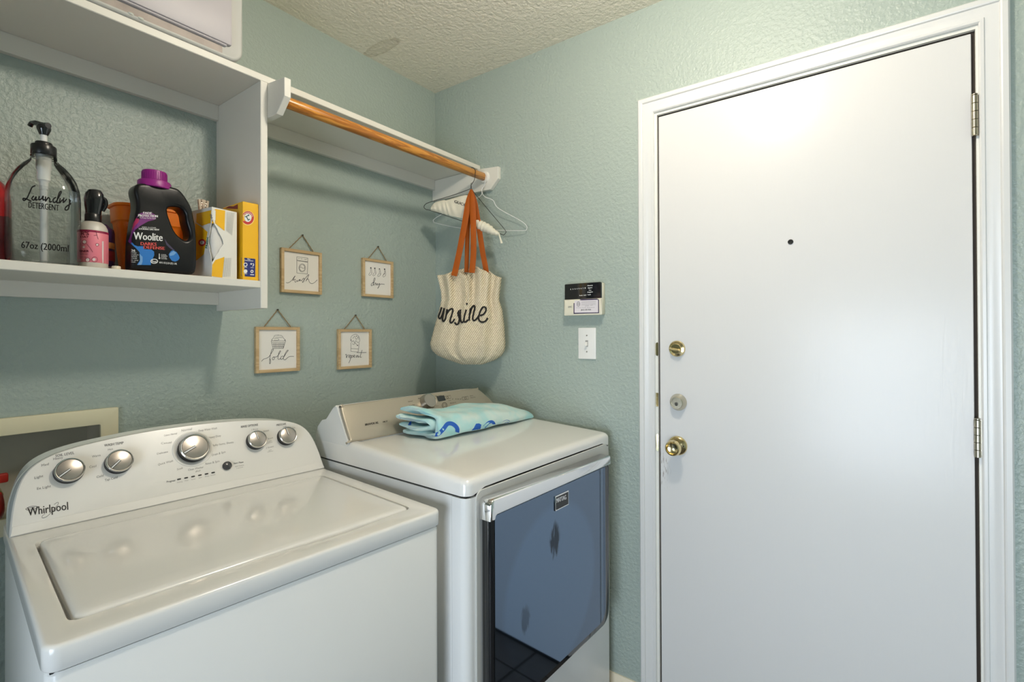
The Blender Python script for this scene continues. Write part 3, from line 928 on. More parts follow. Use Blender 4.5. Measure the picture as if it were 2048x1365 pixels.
# console
TD = .5; VB, ZB = .490, .9865
def df(u, s, off=0.0): return Vector((u, VB + s * sin(TD) - off * cos(TD), ZB + s * cos(TD) + off * sin(TD)))
def csec(u, k, inset=0.0):
    zt = ZB + .1150 * k; vt = VB + .063 * k
    pts = [(VB + .004, ZB - .020), (VB + .006, ZB + .004), (vt + .006, zt - .002), (vt + .014, zt), (vt + .030, zt - .008), (.620, ZB + .068 * k), (.645, ZB + .062 * k), (.668, ZB + .040 * k), (.682, ZB + .005), (.682, ZB - .020)]
    return [(u, y, z) for y, z in pts]
b = B(); b.loops([csec(.0005, .97), csec(.004, 1), csec(.560, 1), csec(.615, .985), csec(.645, .86), csec(.672, .66), csec(.705, .30), csec(.722, .05)])
b.make('console_housing', M_ENAMEL2, dr, world=False, smooth=25)
fo = catmull([(.014, .0095, 0), (.30, .0085, 0), (.708, .009, 0), (.708, .022, 0), (.690, .058, 0), (.662, .096, 0), (.634, .1240, 0), (.610, .1300, 0), (.30, .1320, 0), (.030, .1310, 0), (.013, .1275, 0), (.0055, .116, 0), (.0045, .060, 0), (.0060, .018, 0)], 4, True)
DM = Matrix(((1, 0, 0, 0), (0, sin(TD), -cos(TD), VB), (0, cos(TD), sin(TD), ZB), (0, 0, 0, 1)))
M_CHAMP = pm('champagne_panel', (.47, .42, .335), .38, metal=.55)
cp = B().plate([(p.x, p.y) for p in fo], .012, .005, seg=3, M=DM, z0=-.006).make('console_panel', M_CHAMP, dr, world=False, smooth=50)
Mk = DM @ Matrix.Translation((.3463, .0975, .006))
kb = B().lathe([(.0305, 0), (.0300, .002), (.0285, .004), (.0280, .018), (.0270, .021)], 40, Mk).make('dial', M_SATIN, dr, world=False)
B().lathe([(.0272, .0205), (.0265, .0225), (.0250, .0215), (.0235, .0195), (.0004, .0190)], 40, Mk, cap0=False).make('dial_face', pm('brushed_dial', (.56, .52, .47), .24, metal=1, aniso=.8), kb, world=False)
B().plate(rr(.4010, .4385, .0955, .1160, .0015, 3), .0012, .0003, seg=1, M=DM, z0=.006).make('display', M_GLOSSBLACK, dr, world=False)
P = Print()
P.text('BRAVOS XL', 730.5, 852, 757, 847.5, 4.2, bold=.25)
P.text('MCT', 766, 846, 775, 844.3, 2.8, bold=.2)
for t in (('Normal', 816.5, 805, 825, 803.3, 2.2), ('Heavy Duty', 818, 813, 829.5, 810.8, 2.2), ('Bulky', 836.5, 798.5, 843.5, 797, 2), ('Quick Dry', 857, 797.5, 864.5, 799, 2), ('Est. Time', 871, 793.5, 883, 791.8, 2), ('Less', 897, 802.5, 902, 801.6, 1.8), ('More', 940, 793.5, 946, 792.4, 1.8), ('Damp Dry', 941, 797, 951, 795.5, 1.8), ('Start', 900, 808, 912, 806, 2), ('Dry', 872, 813.5, 877, 812.5, 1.8)):
    P.text(*t)
P.ring(889, 811, 5.0, 5.5, .7); P.ring(889, 811, 3.0, 3.3, .5)
for x in (905, 911, 914, 917, 921): P.stroke([(x, 800), (x + .6, 797.5)], .7, 1, False)
P.stroke([(889, 793.5), (901, 791.5), (902, 797), (890, 799), (889, 793.5)], .5, 1, False)
P.stroke([(924, 795), (936, 793), (937, 799), (925, 801), (924, 795)], .5, 1, False)
P.ring(895, 795.5, 1.8, 2.0, .5); P.ring(931, 797, 1.8, 2.0, .5)
P.split('control_lettering', M_INK, dr, cp, .0004)

# ------------------------------------------------------------------ folded towel on the dryer
DMW = parent_matrix(dr)
tw = thing('folded_towel', 'folded pale aqua towel with blue lettering lying on the dryer', 'towel', DMW @ Vector((.45, .41, dtop(.41))), -0.04224)
def sheet(center, th, name, seed, shrink=0.0):
    rnd = random.Random(seed)
    C2 = catmull([(y, z, 0) for y, z in center], 5)
    ph = [rnd.uniform(0, 6.28) for _ in range(6)]
    LS = []
    NU = 46
    for i in range(NU + 1):
        t = i / NU
        # thickness of the pile falls away to the right end
        k = .76 + .24 * math.exp(-(t / .10) ** 2) - .10 * t - .36 * max(0, (t - .62) / .38) ** 1.8
        bk = 1.0 - .30 * max(0, (t - .6) / .4) ** 1.5
        endr = 1.0 if i not in (0, NU) else .55
        lp = []
        n = len(C2)
        top = []; bot = []
        for j, c in enumerate(C2):
            tg = C2[min(j + 1, n - 1)] - C2[max(j - 1, 0)]; tg.normalize(); nn = Vector((-tg.y, tg.x, 0))
            f = th / 2 * endr * (1 + .22 * sin(t * 17 + j * .35 + ph[0]) * sin(j * .5 + ph[1]))
            if j in (0, n - 1): f *= .6
            top.append(c + nn * f); bot.append(c - nn * f)
        ring = top + bot[::-1]
        for q in ring:
            y = .336 + (q.x - .336) * bk; z = q.y * k
            wob = .0022 * sin(t * 21 + y * 55 + ph[2]) * min(1, z / .03) + .0016 * sin(t * 9 + ph[3] + y * 90) * min(1, z / .03)
            u = .215 - .19 * (y - .336) + (.716 - .215 + .19 * (y - .336)) * t
            u += (.008 * sin(q.x * 70 + q.y * 60 + ph[4])) * (1 - t) ** 6 + shrink * (1 - t) ** 4
            y -= .011; lp.append((u, y + .0015 * sin(t * 13 + ph[5]), dtop(y) + max(z + wob, .0006)))
        LS.append(lp)
    b = B(); b.loops([[DMW @ Vector(p) for p in l] for l in LS])
    return b
M_TOWEL = pm('aqua_terry', (.50, .72, .72), .95, spec=.1, sheen=.4, bump=(900, .5, .0012))
nt, bs = nodes_of(M_TOWEL)
tc = nt.nodes.new('ShaderNodeTexCoord'); n1 = nt.nodes.new('ShaderNodeTexNoise'); n1.inputs['Scale'].default_value = 14; n1.inputs['Detail'].default_value = 3
rp = nt.nodes.new('ShaderNodeValToRGB'); rp.color_ramp.elements[0].position = .35; rp.color_ramp.elements[1].position = .62
rp.color_ramp.elements[0].color = (.36, .70, .72, 1); rp.color_ramp.elements[1].color = (.62, .77, .74, 1)
nt.links.new(tc.outputs['Object'], n1.inputs['Vector']); nt.links.new(n1.outputs['Fac'], rp.inputs['Fac']); nt.links.new(rp.outputs['Color'], bs.inputs['Base Color'])
outer = [(.484, .0845), (.45, .0855), (.41, .0850), (.375, .0800), (.350, .0660), (.3385, .0400), (.3400, .0220), (.358, .0105), (.41, .0090), (.45, .0090), (.486, .0100)]
inner = [(.490, .0600), (.47, .0570), (.44, .0540), (.41, .0560), (.380, .0560), (.3655, .0460), (.3700, .0350), (.395, .0300), (.43, .0290), (.486, .0330)]
t_in = sheet(inner, .0150, 'x', 5, -.012).make('inner_fold', M_TOWEL, tw, smooth=70)
t_out = sheet(outer, .0175, 'x', 3).make('outer_fold', M_TOWEL, tw, smooth=70)
M_BLUE = pm('towel_blue', (.035, .13, .52), .95, spec=.1, bump=(900, .5, .0012))
OT = (760, 770, 8.533)
P = Print()
P.stroke([(890, 835), (940, 850), (1000, 838), (1080, 760), (1140, 680), (1190, 660), (1250, 675), (1305, 725), (1322, 780), (1300, 845), (1235, 895)], 8.2, 6, True, OT)
P.poly([(1530, 812), (1600, 740), (1640, 665), (1690, 660), (1730, 682), (1718, 745), (1690, 785)], OT, 4)
P.stroke([(1735, 765), (1800, 700), (1850, 650), (1900, 632), (1935, 650), (1945, 685), (1920, 720)], 6, 5, True, OT)
O5 = (900, 740, 8.53)
P.stroke([(760, 975), (830, 965), (890, 925), (930, 890), (980, 878), (1025, 905), (1035, 930)], 5, 5, True, O5)
P.split('blue_lettering', M_BLUE, t_out, t_out, .0008)
P = Print()
P.poly([(285, 525), (345, 530), (350, 640), (290, 645)], OT, 1); P.poly([(475, 690), (500, 640), (535, 618), (530, 690)], OT, 1)
P.split('blue_band', M_BLUE, t_in, t_in, .0008)

# ------------------------------------------------------------------ framed signs on the back wall
M_FRAME = wood_mat('pale_oak', (.60, .43, .23), (.50, .34, .17), 0, 6, .55)
M_CARD = pm('sign_board', (.84, .80, .74), .6)
M_TWINE = pm('jute_twine', (.28, .19, .09), .9, bump=(700, .8, .001))
M_PEN = pm('sign_ink', (.03, .03, .035), .6)
def sign(name, label, cx, cz, apex, strokes, off, words, dots=(), sz=.157, tilt=0.0):
    t = thing('framed_sign', label, 'sign', (cx, 0, cz), 0, 'framed laundry signs on the back wall')
    h = sz / 2; w = .0105; d = .014
    Mt = Matrix.Translation((cx, 0, cz)) @ Matrix.Rotation(tilt, 4, 'Y')
    for x0, x1, z0, z1 in ((-h, -h + w, -h, h), (h - w, h, -h, h), (-h + w, h - w, h - w, h), (-h + w, h - w, -h, -h + w)):
        B().box(x0, x1, -d, -.001, z0, z1, .0008, 1, M=Mt).make('frame_rail', M_FRAME, t)
    card = B().box(-h + w * .8, h - w * .8, -.007, -.002, -h + w * .8, h - w * .8, 0, M=Mt).make('sign_board', M_CARD, t, smooth=0)
    ax, az = apex[0] - cx, apex[1] - cz
    e = .047
    for sx in (-1, 1):
        pts = []
        for k in range(15):
            f = k / 14
            pts.append((cx + ax + (sx * e - ax) * f, -.004 - .0025 * f, cz + az + (h + .001 - az) * f + .0008 * sin(k * 2.1)))
        B().tube(pts, .0016, 6).make('twine', M_TWINE, t)
    B().lathe([(.0022, 0), (.0022, .006), (.003, .0065), (.0004, .0075)], 10, Matrix.Translation((apex[0], 0, apex[1])) @ Matrix.Rotation(pi / 2, 4, 'X')).make('nail', M_BLACK, t)
    P = Print()
    for sk in strokes: P.stroke(sk, .55, 4, True, off)
    for sk in words: P.stroke(sk, .85, 5, True, off)
    for x, y, r_ in dots: P.disc(x, y, r_, r_, 10, off)
    P.lay('ink_drawing', M_PEN, t, card, .0004)
    return t
O1 = (550, 460, 9.745)
circ = lambda cx, cy, rx, ry: [(cx + rx * cos(k * pi / 8), cy + ry * sin(k * pi / 8)) for k in range(17)]
seg_ = lambda *p: [p[i:i + 2] for i in range(len(p) - 1)]
sign('wash', 'square wooden framed sign reading wash with a washing machine drawing', -.6865, 1.5510, (-.6805, 1.6862),
     [list(s) for s in seg_((425, 525), (640, 550), (632, 862), (425, 840), (425, 525))] + [[(428, 590), (635, 622)], [(430, 602), (635, 632)], circ(530, 742, 64, 78), circ(530, 742, 50, 62), [(480, 735), (510, 725), (540, 750), (580, 745)], [(450, 560), (480, 562)], [(500, 565), (540, 570)], [(560, 572), (615, 580)]], O1,
     [[(215, 1028), (250, 1035), (300, 1010), (350, 955), (385, 905), (392, 902), (375, 930), (345, 990), (370, 970), (395, 965), (385, 1000), (402, 1022), (430, 985), (440, 1012), (470, 975), (492, 968), (470, 998), (505, 985), (512, 998), (545, 955), (572, 945), (545, 1000), (532, 1026), (560, 1010), (585, 955), (640, 885), (660, 876), (640, 930), (600, 1002), (625, 968), (650, 960), (672, 1022), (712, 1048), (765, 1032), (825, 975)]])
O2 = (660, 480, 5.057)
sign('dry', 'square wooden framed sign reading dry with socks on a clothesline', -.3455, 1.5565, (-.3411, 1.6914),
     [[(370, 272), (605, 295)]] + [[(x, y), (x + 2, y + 35), (x - 16, y + 64), (x - 6, y + 74), (x + 14, y + 52), (x + 8, y)] for x, y in ((409, 286), (449, 290), (498, 298), (550, 302))] + [[(540, 352), (552, 335)], [(534, 360), (556, 340)], [(546, 350), (556, 320)]], O2,
     [[(442, 428), (420, 445), (418, 465), (435, 455), (456, 400), (450, 386), (440, 420), (442, 460), (455, 445), (462, 435), (466, 460), (478, 440), (482, 460), (500, 440), (496, 470), (482, 493), (490, 478), (508, 450), (530, 448), (552, 450)]], dots=((413, 284, 7), (453, 288, 7), (500, 294, 6), (552, 297, 7), (422, 332, 3), (462, 336, 3), (508, 345, 3)))
O3 = (500, 610, 9.1)
sign('fold', 'square wooden framed sign reading fold with a laundry basket drawing', -.7750, 1.2720, (-.7743, 1.4107),
     [list(s) for s in seg_((385, 660), (420, 795), (605, 795), (650, 660), (385, 660))] + [[(390, 640), (430, 600), (450, 560), (510, 552), (580, 565), (605, 600), (650, 650)], [(440, 620), (515, 618), (518, 645), (430, 650)], [(455, 590), (590, 592)], [(395, 690), (640, 690)], [(405, 725), (630, 725)], [(412, 760), (620, 760)]] + [[(430 + 27 * k, 690), (440 + 23 * k, 790)] for k in range(8)], O3,
     [[(210, 1030), (250, 990), (310, 970), (350, 940), (390, 880), (425, 820), (415, 805), (395, 825), (375, 900), (362, 970), (355, 1040), (358, 1075), (372, 1060), (375, 1010), (365, 985)], [(425, 950), (405, 975), (415, 1003), (440, 990), (442, 960), (425, 950), (465, 952), (505, 930), (545, 870), (558, 845), (545, 840), (525, 880), (510, 950), (510, 985), (530, 995), (560, 970)], [(620, 945), (590, 935), (562, 955), (560, 990), (585, 990), (620, 945), (660, 880), (695, 835), (680, 828), (650, 870), (615, 950), (610, 990), (640, 1000), (690, 960), (730, 940), (800, 940)]], dots=((400, 645, 7), (635, 645, 8), (512, 552, 6)))
sign('repeat', 'square wooden framed sign reading repeat with an overflowing basket drawing', -.4595, 1.2655, (-.4532, 1.4002),
     [[(212, 1040), (212, 1130)], [(212, 1130), (285, 1135)], [(285, 1135), (295, 1040)], [(212, 1100), (290, 1105)], [(210, 1020), (215, 980), (240, 960), (270, 958), (295, 985), (300, 1025), (280, 1040), (262, 1020), (250, 1045), (235, 1020), (220, 1035), (210, 1020)], [(230, 1000), (250, 975), (265, 1010), (285, 980), (290, 1010)], [(225, 1050), (240, 1060), (255, 1045), (270, 1062)]], O2,
     [[(155, 1165), (165, 1160), (166, 1195), (176, 1170), (190, 1166)], [(190, 1185), (206, 1175), (200, 1165), (190, 1185), (205, 1195), (216, 1180)], [(216, 1165), (206, 1210), (190, 1248)], [(212, 1180), (230, 1170), (226, 1190), (212, 1192)], [(235, 1185), (250, 1175), (245, 1165), (238, 1185), (256, 1190)], [(285, 1170), (266, 1175), (268, 1190), (285, 1175), (286, 1190), (300, 1180)], [(325, 1115), (308, 1170), (306, 1190), (322, 1185)], [(270, 1140), (310, 1142), (368, 1140)]], dots=((278, 1068, 6), (213, 1015, 5), (268, 975, 5)))

# ------------------------------------------------------------------ washer outlet box
M_IVORY = pm('ivory_plastic', (.74, .68, .47), .5, var=(5, .08))
ob = thing('washer_outlet_box', 'yellowed ivory outlet box set into the wall behind the washer', 'outlet box', ((HX0 + HX1) / 2, 0, HZ0))
B().plate(rr(HX0 - .037, HX1 + .037, HZ0 - .04, HZ1 + .040, .003, 2), .011, .002, holes=[rr(HX0 + .002, HX1 - .002, HZ0 + .002, HZ1 - .002, .003, 2)], seg=2, M=Matrix(((1, 0, 0, 0), (0, 0, -1, 0), (0, 1, 0, 0), (0, 0, 0, 1)))).make('face_frame', M_IVORY, ob)
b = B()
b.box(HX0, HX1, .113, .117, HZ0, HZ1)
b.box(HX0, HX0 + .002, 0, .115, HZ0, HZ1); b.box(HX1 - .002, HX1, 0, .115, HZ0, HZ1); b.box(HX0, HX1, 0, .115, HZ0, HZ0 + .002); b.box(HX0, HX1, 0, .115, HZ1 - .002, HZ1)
b.make('recess', pm('recess_shaded_plastic', (.40, .37, .28), .5), ob, smooth=0)  # box plastic in a darker colour, painting in the shade of the recess
vl = thing('water_valve', 'red handled brass hose valve inside the outlet box', 'valve', (-1.462, .02, .94))
M_RED = pm('red_plastic', (.34, .02, .012), .35)
b = B(); b.box(-1.500, -1.4435, -.052, -.040, .982, 1.004, .004, 2); b.make('lever', M_RED, vl)
B().tube(catmull([(-1.462, .08, .955), (-1.462, .04, .957), (-1.462, .0, .955), (-1.462, -.03, .950)], 4), .013, 12).make('valve_body', M_BRASS, vl)
B().tube([(-1.462, -.012, .945), (-1.462, -.046, .992)], .006, 10).make('stem', M_BRASS, vl)
B().tube(catmull([(-1.462, -.025, .952), (-1.461, -.040, .935), (-1.460, -.036, .915), (-1.460, -.016, .900)], 5), .012, 12).make('hose', M_RED, vl)

# ------------------------------------------------------------------ alarm keypad and light switch
kp = thing('alarm_keypad', 'cream alarm keypad with black upper window and purple bordered sticker', 'keypad', (0, -.801, 1.392))
M_CREAM = pm('aged_cream_plastic', (.78, .74, .60), .38)
MW = Matrix(((0, 0, -1, 0), (-1, 0, 0, 0), (0, 1, 0, 0), (0, 0, 0, 1)))   # local x -> -y, y -> z, z -> -x
kpw = lambda y: -y
B().plate(rr(.7245, .8790, 1.3930, 1.5110, .005, 3), .022, .003, seg=2, M=MW).make('back_shell', M_CREAM, kp)
cov = B().plate(rr(.7225, .8815, 1.3915, 1.4530, [.004, .004, .001, .001], 3), .012, .003, seg=2, M=MW, z0=.022).make('cover', M_CREAM, kp)
upw = B().plate(rr(.7245, .8775, 1.4535, 1.5125, [.001, .001, .004, .004], 3), .010, .0015, seg=1, M=MW, z0=.022).make('display_window', M_GLOSSBLACK, kp)
O6 = (1125, 560, 17.965)
P = Print()
for k, ch in enumerate('12345678'): P.text(ch, 1141 + 4.05 * k, 580.2 - .36 * k, (1141.9 if ch == '1' else 1142.7) + 4.05 * k, 580.1 - .36 * k, 2.3, bold=.15)
for t in (('Memory', 1175, 573, 1185.5, 571.8, 2.4), ('Bypass', 1176, 577.4, 1184.5, 576.4, 2.4), ('Fire', 1178, 582, 1182.5, 581.5, 2.2), ('Program', 1175, 586.2, 1185.5, 585, 2.4), ('Ready', 1159, 592.4, 1165, 591.8, 1.9), ('Armed', 1167, 591.8, 1172.5, 591.2, 1.9), ('Trouble', 1175, 591, 1181.5, 590.3, 1.9)): P.text(*t, bold=.12)
P.split('window_lettering', M_WHITEP, kp, upw, .0005)
P = Print(); P.poly([(398, 705), (1240, 675), (1310, 720), (1312, 1200), (398, 1225)], O6); P.lay('sticker_border', pm('purple_print', (.03, .015, .07), .5), kp, cov, .0004)
P = Print(); P.poly([(430, 748), (1262, 715), (1280, 738), (1280, 1172), (430, 1188)], O6); P.lay('sticker', pm('sticker_white', (.76, .71, .74), .5), kp, cov, .0007)
P = Print(); P.text('DSC', 1136.5, 616, 1144, 615.3, 3.2, bold=.15)
for x in (695, 797, 903): P.poly([(x - 14, 615), (x + 14, 615), (x + 14, 645), (x - 14, 645)], O6)
P.ring(570, 872, 52, 82, .9, off=O6); P.ring(570, 872, 22, 34, .7, off=O6)
P.text('(817) 439-7424', 1162, 621.8, 1181.8, 621, 2.9, bold=.18)
P.text('CALL FOR SERVICE', 1153, 616.5, 1189, 615.8, 1.3); P.text('SECURITY', 1170, 613.5, 1178, 613, 1.6); P.text('ALARM', 1181, 611.5, 1186, 611, 1.4)
for y in (790, 812, 850, 885, 915): P.stroke([(680, y), (1200, y - 18)], .28, 1, False, O6)
P.split('cover_lettering', M_INKG, kp, cov, .0010)

sw = thing('light_switch', 'white toggle light switch plate below the keypad', 'switch', (0, -.8053, 1.2265))
pl = B().plate(rr(.7680, .8425, 1.2265, 1.3450, .003, 3), .006, .0025, seg=2, M=MW).make('switch_plate', pm('switch_white', (.84, .83, .80), .3), sw)
B().box(-.0075, -.005, -.8105, -.8000, 1.2740, 1.2975).make('toggle_slot', pm('slot_grey', (.35, .34, .32), .5), sw, smooth=0)
B().loops([[(-.006, -.8092, 1.2790), (-.006, -.8013, 1.2790), (-.006, -.8013, 1.2930), (-.006, -.8092, 1.2930)], [(-.018, -.8085, 1.2755), (-.018, -.8020, 1.2755), (-.0165, -.8020, 1.2835), (-.0165, -.8085, 1.2835)]]).make('toggle', pm('switch_white', (.84, .83, .80), .3), sw, smooth=20)
for z in (1.3160, 1.2545):
    s_ = B().lathe([(.0028, 0), (.0028, .0008), (.0004, .0014)], 14, Matrix.Translation((-.006, -.8053, z)) @ Matrix.Rotation(-pi / 2, 4, 'Y')).make('screw', M_SATIN, sw)


# ------------------------------------------------------------------ wire hangers on the rod
def rod_at(x):
    f = (x - rod_l.x) / (rod_r.x - rod_l.x); return rod_l.lerp(rod_r, f)
def hanger(label, x, ang, left, right, neck, rad, mat, twist):
    c = rod_at(x); n = Vector((cos(ang), sin(ang), 0)); hdir = Vector((sin(ang), -cos(ang), 0))   # towards the room
    hg = thing('wire_hanger', label, 'hanger', (c.x, c.y, c.z - .07), 0, 'wire hangers on the closet rod')
    nk = px(*neck, c, n)
    hook = [c + hdir * (.0192 * cos(a)) + Vector((0, 0, .0192 * sin(a))) for a in [radians(d) for d in range(205, -31, -12)]]
    q0 = hook[-1]
    hk = hook + [q0.lerp(nk, .45) + hdir * .004, nk + Vector((0, 0, .012)), nk]
    B().tube(catmull(hk, 3), rad, 8).make('hook', mat, hg)
    pts = [nk] + [px(u, v, c, n) for u, v in left] + [px(u, v, c, n) for u, v in right] + [nk]
    B().tube(catmull(pts, 5), rad, 8).make('wire_frame', mat, hg)
    tw_ = [nk + Vector((0, 0, .022 - .026 * k / 20)) + (n * cos(k * 1.1) + hdir * sin(k * 1.1)) * rad * 1.6 for k in range(21)]
    B().tube(tw_, rad * .8, 6).make('twist', mat, hg)
    return hg, c, n
M_WIREB = pm('dark_wire', (.035, .032, .028), .35, metal=.6)
M_WIREW = pm('white_wire', (.80, .80, .78), .35)
hb, cB, nB = hanger('dark wire hanger tilted on the rod, threaded through the dust bag', -.112, .30,
       [(938, 379), (905, 391), (868, 402), (852, 408), (848, 415), (854, 420), (862, 421.5)], [(935, 446), (1000, 468), (1007, 470), (1011, 466), (1009, 459), (975, 418), (948, 385)], (942.5, 376), .00125, M_WIREB, 1)
hw, cW, nW = hanger('white wire hanger nearest the door wall on the rod', -.040, .12,
       [(962, 391), (955, 396), (945, 398), (915, 412), (880, 431), (868, 439), (867, 443), (874, 447)], [(925, 457), (1000, 461), (1046, 461.5), (1053, 459), (1053, 452), (1040, 441), (997, 417), (986, 401), (972, 395), (966, 390)], (964, 385), .0014, M_WIREW, 1)

# cream dust bag folded over the dark hanger
M_COTTON = pm('cream_cotton', (.74, .70, .57), .9, spec=.15, bump=(500, .25, .001))
db = thing('dust_bag', 'cream cotton dust bag hung through the dark wire hanger', 'bag', cB - Vector((0, 0, .16)))
O8 = (840, 380, 12.406)
top = [(262, 440), (300, 385), (345, 330), (420, 292), (520, 266), (600, 250), (640, 262), (730, 235), (900, 185), (1110, 130), (1260, 150)]
bot = [(268, 512), (330, 530), (420, 552), (520, 578), (600, 600), (680, 622), (760, 645), (880, 670), (1000, 695), (1150, 720), (1330, 790)]
T_ = catmull([(x, y, 0) for x, y in top], 4); B_ = catmull([(x, y, 0) for x, y in bot], 4)
nv = 12; front = []; back = []
for i in range(len(T_)):
    fr = []; bk = []
    for k in range(nv + 1):
        f = k / nv
        q = T_[i].lerp(B_[i], f)
        u, v = O8[0] + q.x / O8[2], O8[1] + q.y / O8[2]
        puff = .010 * sin(pi * f) + .0025 * sin(i * 1.15 + f * 1.4) * sin(pi * f) + .0022
        fr.append(px(u, v, cB - nB * puff, nB)); bk.append(px(u, v, cB + nB * (.006 * sin(pi * f) + .0022), nB))
    front.append(fr); back.append(bk)
b = B(); b.loops([f + k_[::-1] for f, k_ in zip(front, back)])
cloth = b.make('folded_body', M_COTTON, db, smooth=60)
rp_ = [(1235, 620), (1330, 740), (1430, 850), (1530, 905), (1620, 935), (1720, 985), (1820, 1045), (1920, 1085), (1965, 1095)]
rv = [.016, .020, .024, .025, .023, .021, .015, .010, .006]
pts = [px(O8[0] + x / O8[2], O8[1] + y / O8[2], cB - nB * .008, nB) for x, y in rp_]
cp_ = catmull(pts, 4); rr2 = []
for i in range(len(cp_)):
    f = i / (len(cp_) - 1) * (len(rv) - 1); k = min(int(f), len(rv) - 2)
    rr2.append((rv[k] + (rv[k + 1] - rv[k]) * (f - k)) * .85 * (1 + .12 * sin(i * 1.9)))
B().tube(cp_, rr2, 12).make('twisted_end', M_COTTON, db, smooth=70)
tl = [px(u, v, cB - nB * .008, nB) for u, v in ((998, 468), (999.5, 474), (1001.5, 480), (1003.5, 487))]
B().tube(catmull(tl, 3), [.003, .003, .0028, .003, .0032, .0034, .0036, .0038, .004, .004], 8, flat=.5).make('drawstring_tail', M_COTTON, db, smooth=70)
Print().text('GUCCI', 908.5, 405.3, 934, 414.5, 5.4, up=(.12, -1), bold=.25).lay('bag_lettering', M_INK, db, cloth, .0008)

# ------------------------------------------------------------------ woven tote bag
NB = Vector((-.806, -.592, 0)).normalized(); RB = Vector((.592, -.806, 0)).normalized()
PB0 = Vector((-.142, -.347, 1.38))
tb_ = thing('tote_bag', 'cream woven tote bag with black script and tan leather straps', 'bag', (PB0.x, PB0.y, 1.195), math.atan2(RB.y, RB.x))
M_WEAVE = pm('cream_weave', (.70, .60, .43), .9, spec=.1)
nt, bs = nodes_of(M_WEAVE)
N = nt.nodes.new; L = nt.links.new
tc = N('ShaderNodeTexCoord'); sx = N('ShaderNodeSeparateXYZ'); L(tc.outputs['Object'], sx.inputs[0])
def mth(op, a, b_=None, c_=None):
    n = N('ShaderNodeMath'); n.operation = op
    for i, v in enumerate((a, b_, c_)):
        if v is None: continue
        if isinstance(v, (int, float)): n.inputs[i].default_value = v
        else: L(v, n.inputs[i])
    return n.outputs[0]
nz = N('ShaderNodeTexNoise'); nz.inputs['Scale'].default_value = 40; L(tc.outputs['Object'], nz.inputs['Vector'])
xx = mth('MULTIPLY_ADD', nz.outputs['Fac'], .0030, sx.outputs['X'])
zz = mth('MULTIPLY_ADD', nz.outputs['Fac'], .0030, sx.outputs['Z'])
a1 = mth('SINE', mth('MULTIPLY', mth('ADD', xx, mth('MULTIPLY', zz, .5)), 2 * pi / .0085))
a2 = mth('SINE', mth('MULTIPLY', zz, 2 * pi / .0072))
hh = mth('MULTIPLY', a1, a2)
rp = N('ShaderNodeValToRGB'); e = rp.color_ramp
e.elements[0].position = .08; e.elements[0].color = (.20, .15, .09, 1); e.elements[1].position = .42; e.elements[1].color = (.86, .76, .57, 1)
q2 = mth('MULTIPLY_ADD', hh, .5, .5); L(q2, rp.inputs['Fac'])
n3 = N('ShaderNodeTexNoise'); n3.inputs['Scale'].default_value = 160; L(tc.outputs['Object'], n3.inputs['Vector'])
mx = N('ShaderNodeMix'); mx.data_type = 'RGBA'; mx.blend_type = 'MULTIPLY'; mx.inputs[0].default_value = .55
r3 = N('ShaderNodeValToRGB'); r3.color_ramp.elements[0].position = .3; r3.color_ramp.elements[0].color = (.62, .58, .5, 1); r3.color_ramp.elements[1].position = .6
L(n3.outputs['Fac'], r3.inputs['Fac']); L(rp.outputs['Color'], mx.inputs[6]); L(r3.outputs['Color'], mx.inputs[7]); L(mx.outputs[2], bs.inputs['Base Color'])
bp = N('ShaderNodeBump'); bp.inputs['Strength'].default_value = .8; bp.inputs['Distance'].default_value = .002; L(q2, bp.inputs['Height']); L(bp.outputs['Normal'], bs.inputs['Normal'])

rows = [(551, 874, 1004), (568, 878.5, 1002), (584, 882, 1000), (600, 883, 998.5), (621, 878, 1005), (655, 868.5, 1009), (688, 860, 1011), (701, 863, 1010), (712, 876, 1003), (722, 900, 988), (729, 924, 964)]
ytopF = [(0, 551), (.10, 550), (.20, 546), (.30, 539), (.42, 551), (.47, 550), (.58, 531), (.67, 538), (.75, 542), (.85, 552), (1, 556)]
ytopB = [(0, 551), (.2, 549), (.35, 540), (.46, 536), (.55, 540), (.70, 546), (.78, 540), (.9, 552), (1, 556)]
def itp(tab, x, k=1):
    for i in range(len(tab) - 1):
        a, b_ = tab[i], tab[i + 1]
        if x <= b_[0]:
            f = (x - a[0]) / (b_[0] - a[0]); return a[k] + (b_[k] - a[k]) * f
    return tab[-1][k]
NSg, NTg = 48, 40
def bagpt(s, t, sgn):
    yt = itp(ytopF if sgn > 0 else ytopB, s)
    y = yt + (729.5 - yt) * t
    xl, xr = itp(rows, y, 1), itp(rows, y, 2)
    x = xl + (xr - xl) * s
    cs = max(0, 1 - (2 * s - 1) ** 2)
    D = itp([(0, .020), (.25, .026), (.55, .050), (.8, .062), (.93, .052), (1, .020)], t)
    pl = (1 - t) ** .9 * .019 * cos(2 * pi * (s * 3.6 - .55)) * min(1, cs * 2.2) + .007 * (1 - t * .6) * cos(2 * pi * (s * 6.2 + t * .7)) * min(1, cs * 2)
    crease = -.020 * math.exp(-((s - (.455 - .05 * t)) / .022) ** 2) * (1 - t) ** .8 - .015 * math.exp(-((s - (.72 + .05 * t)) / .03) ** 2) * (1 - t)
    d = D * cs ** .55
    d = sgn * d + ((pl + crease) if sgn > 0 else -.6 * pl)
    if sgn < 0: d = max(d, -.055)
    return px(x, y, PB0 + NB * d, NB)
b = B()
LS = []
for j in range(NTg + 1):
    t = j / NTg
    LS.append([bagpt(i / NSg, t, 1) for i in range(NSg + 1)] + [bagpt(i / NSg, t, -1) for i in range(NSg - 1, 0, -1)])
b.loops(LS, False, True)
body = b.make('woven_body', M_WEAVE, tb_, smooth=80)
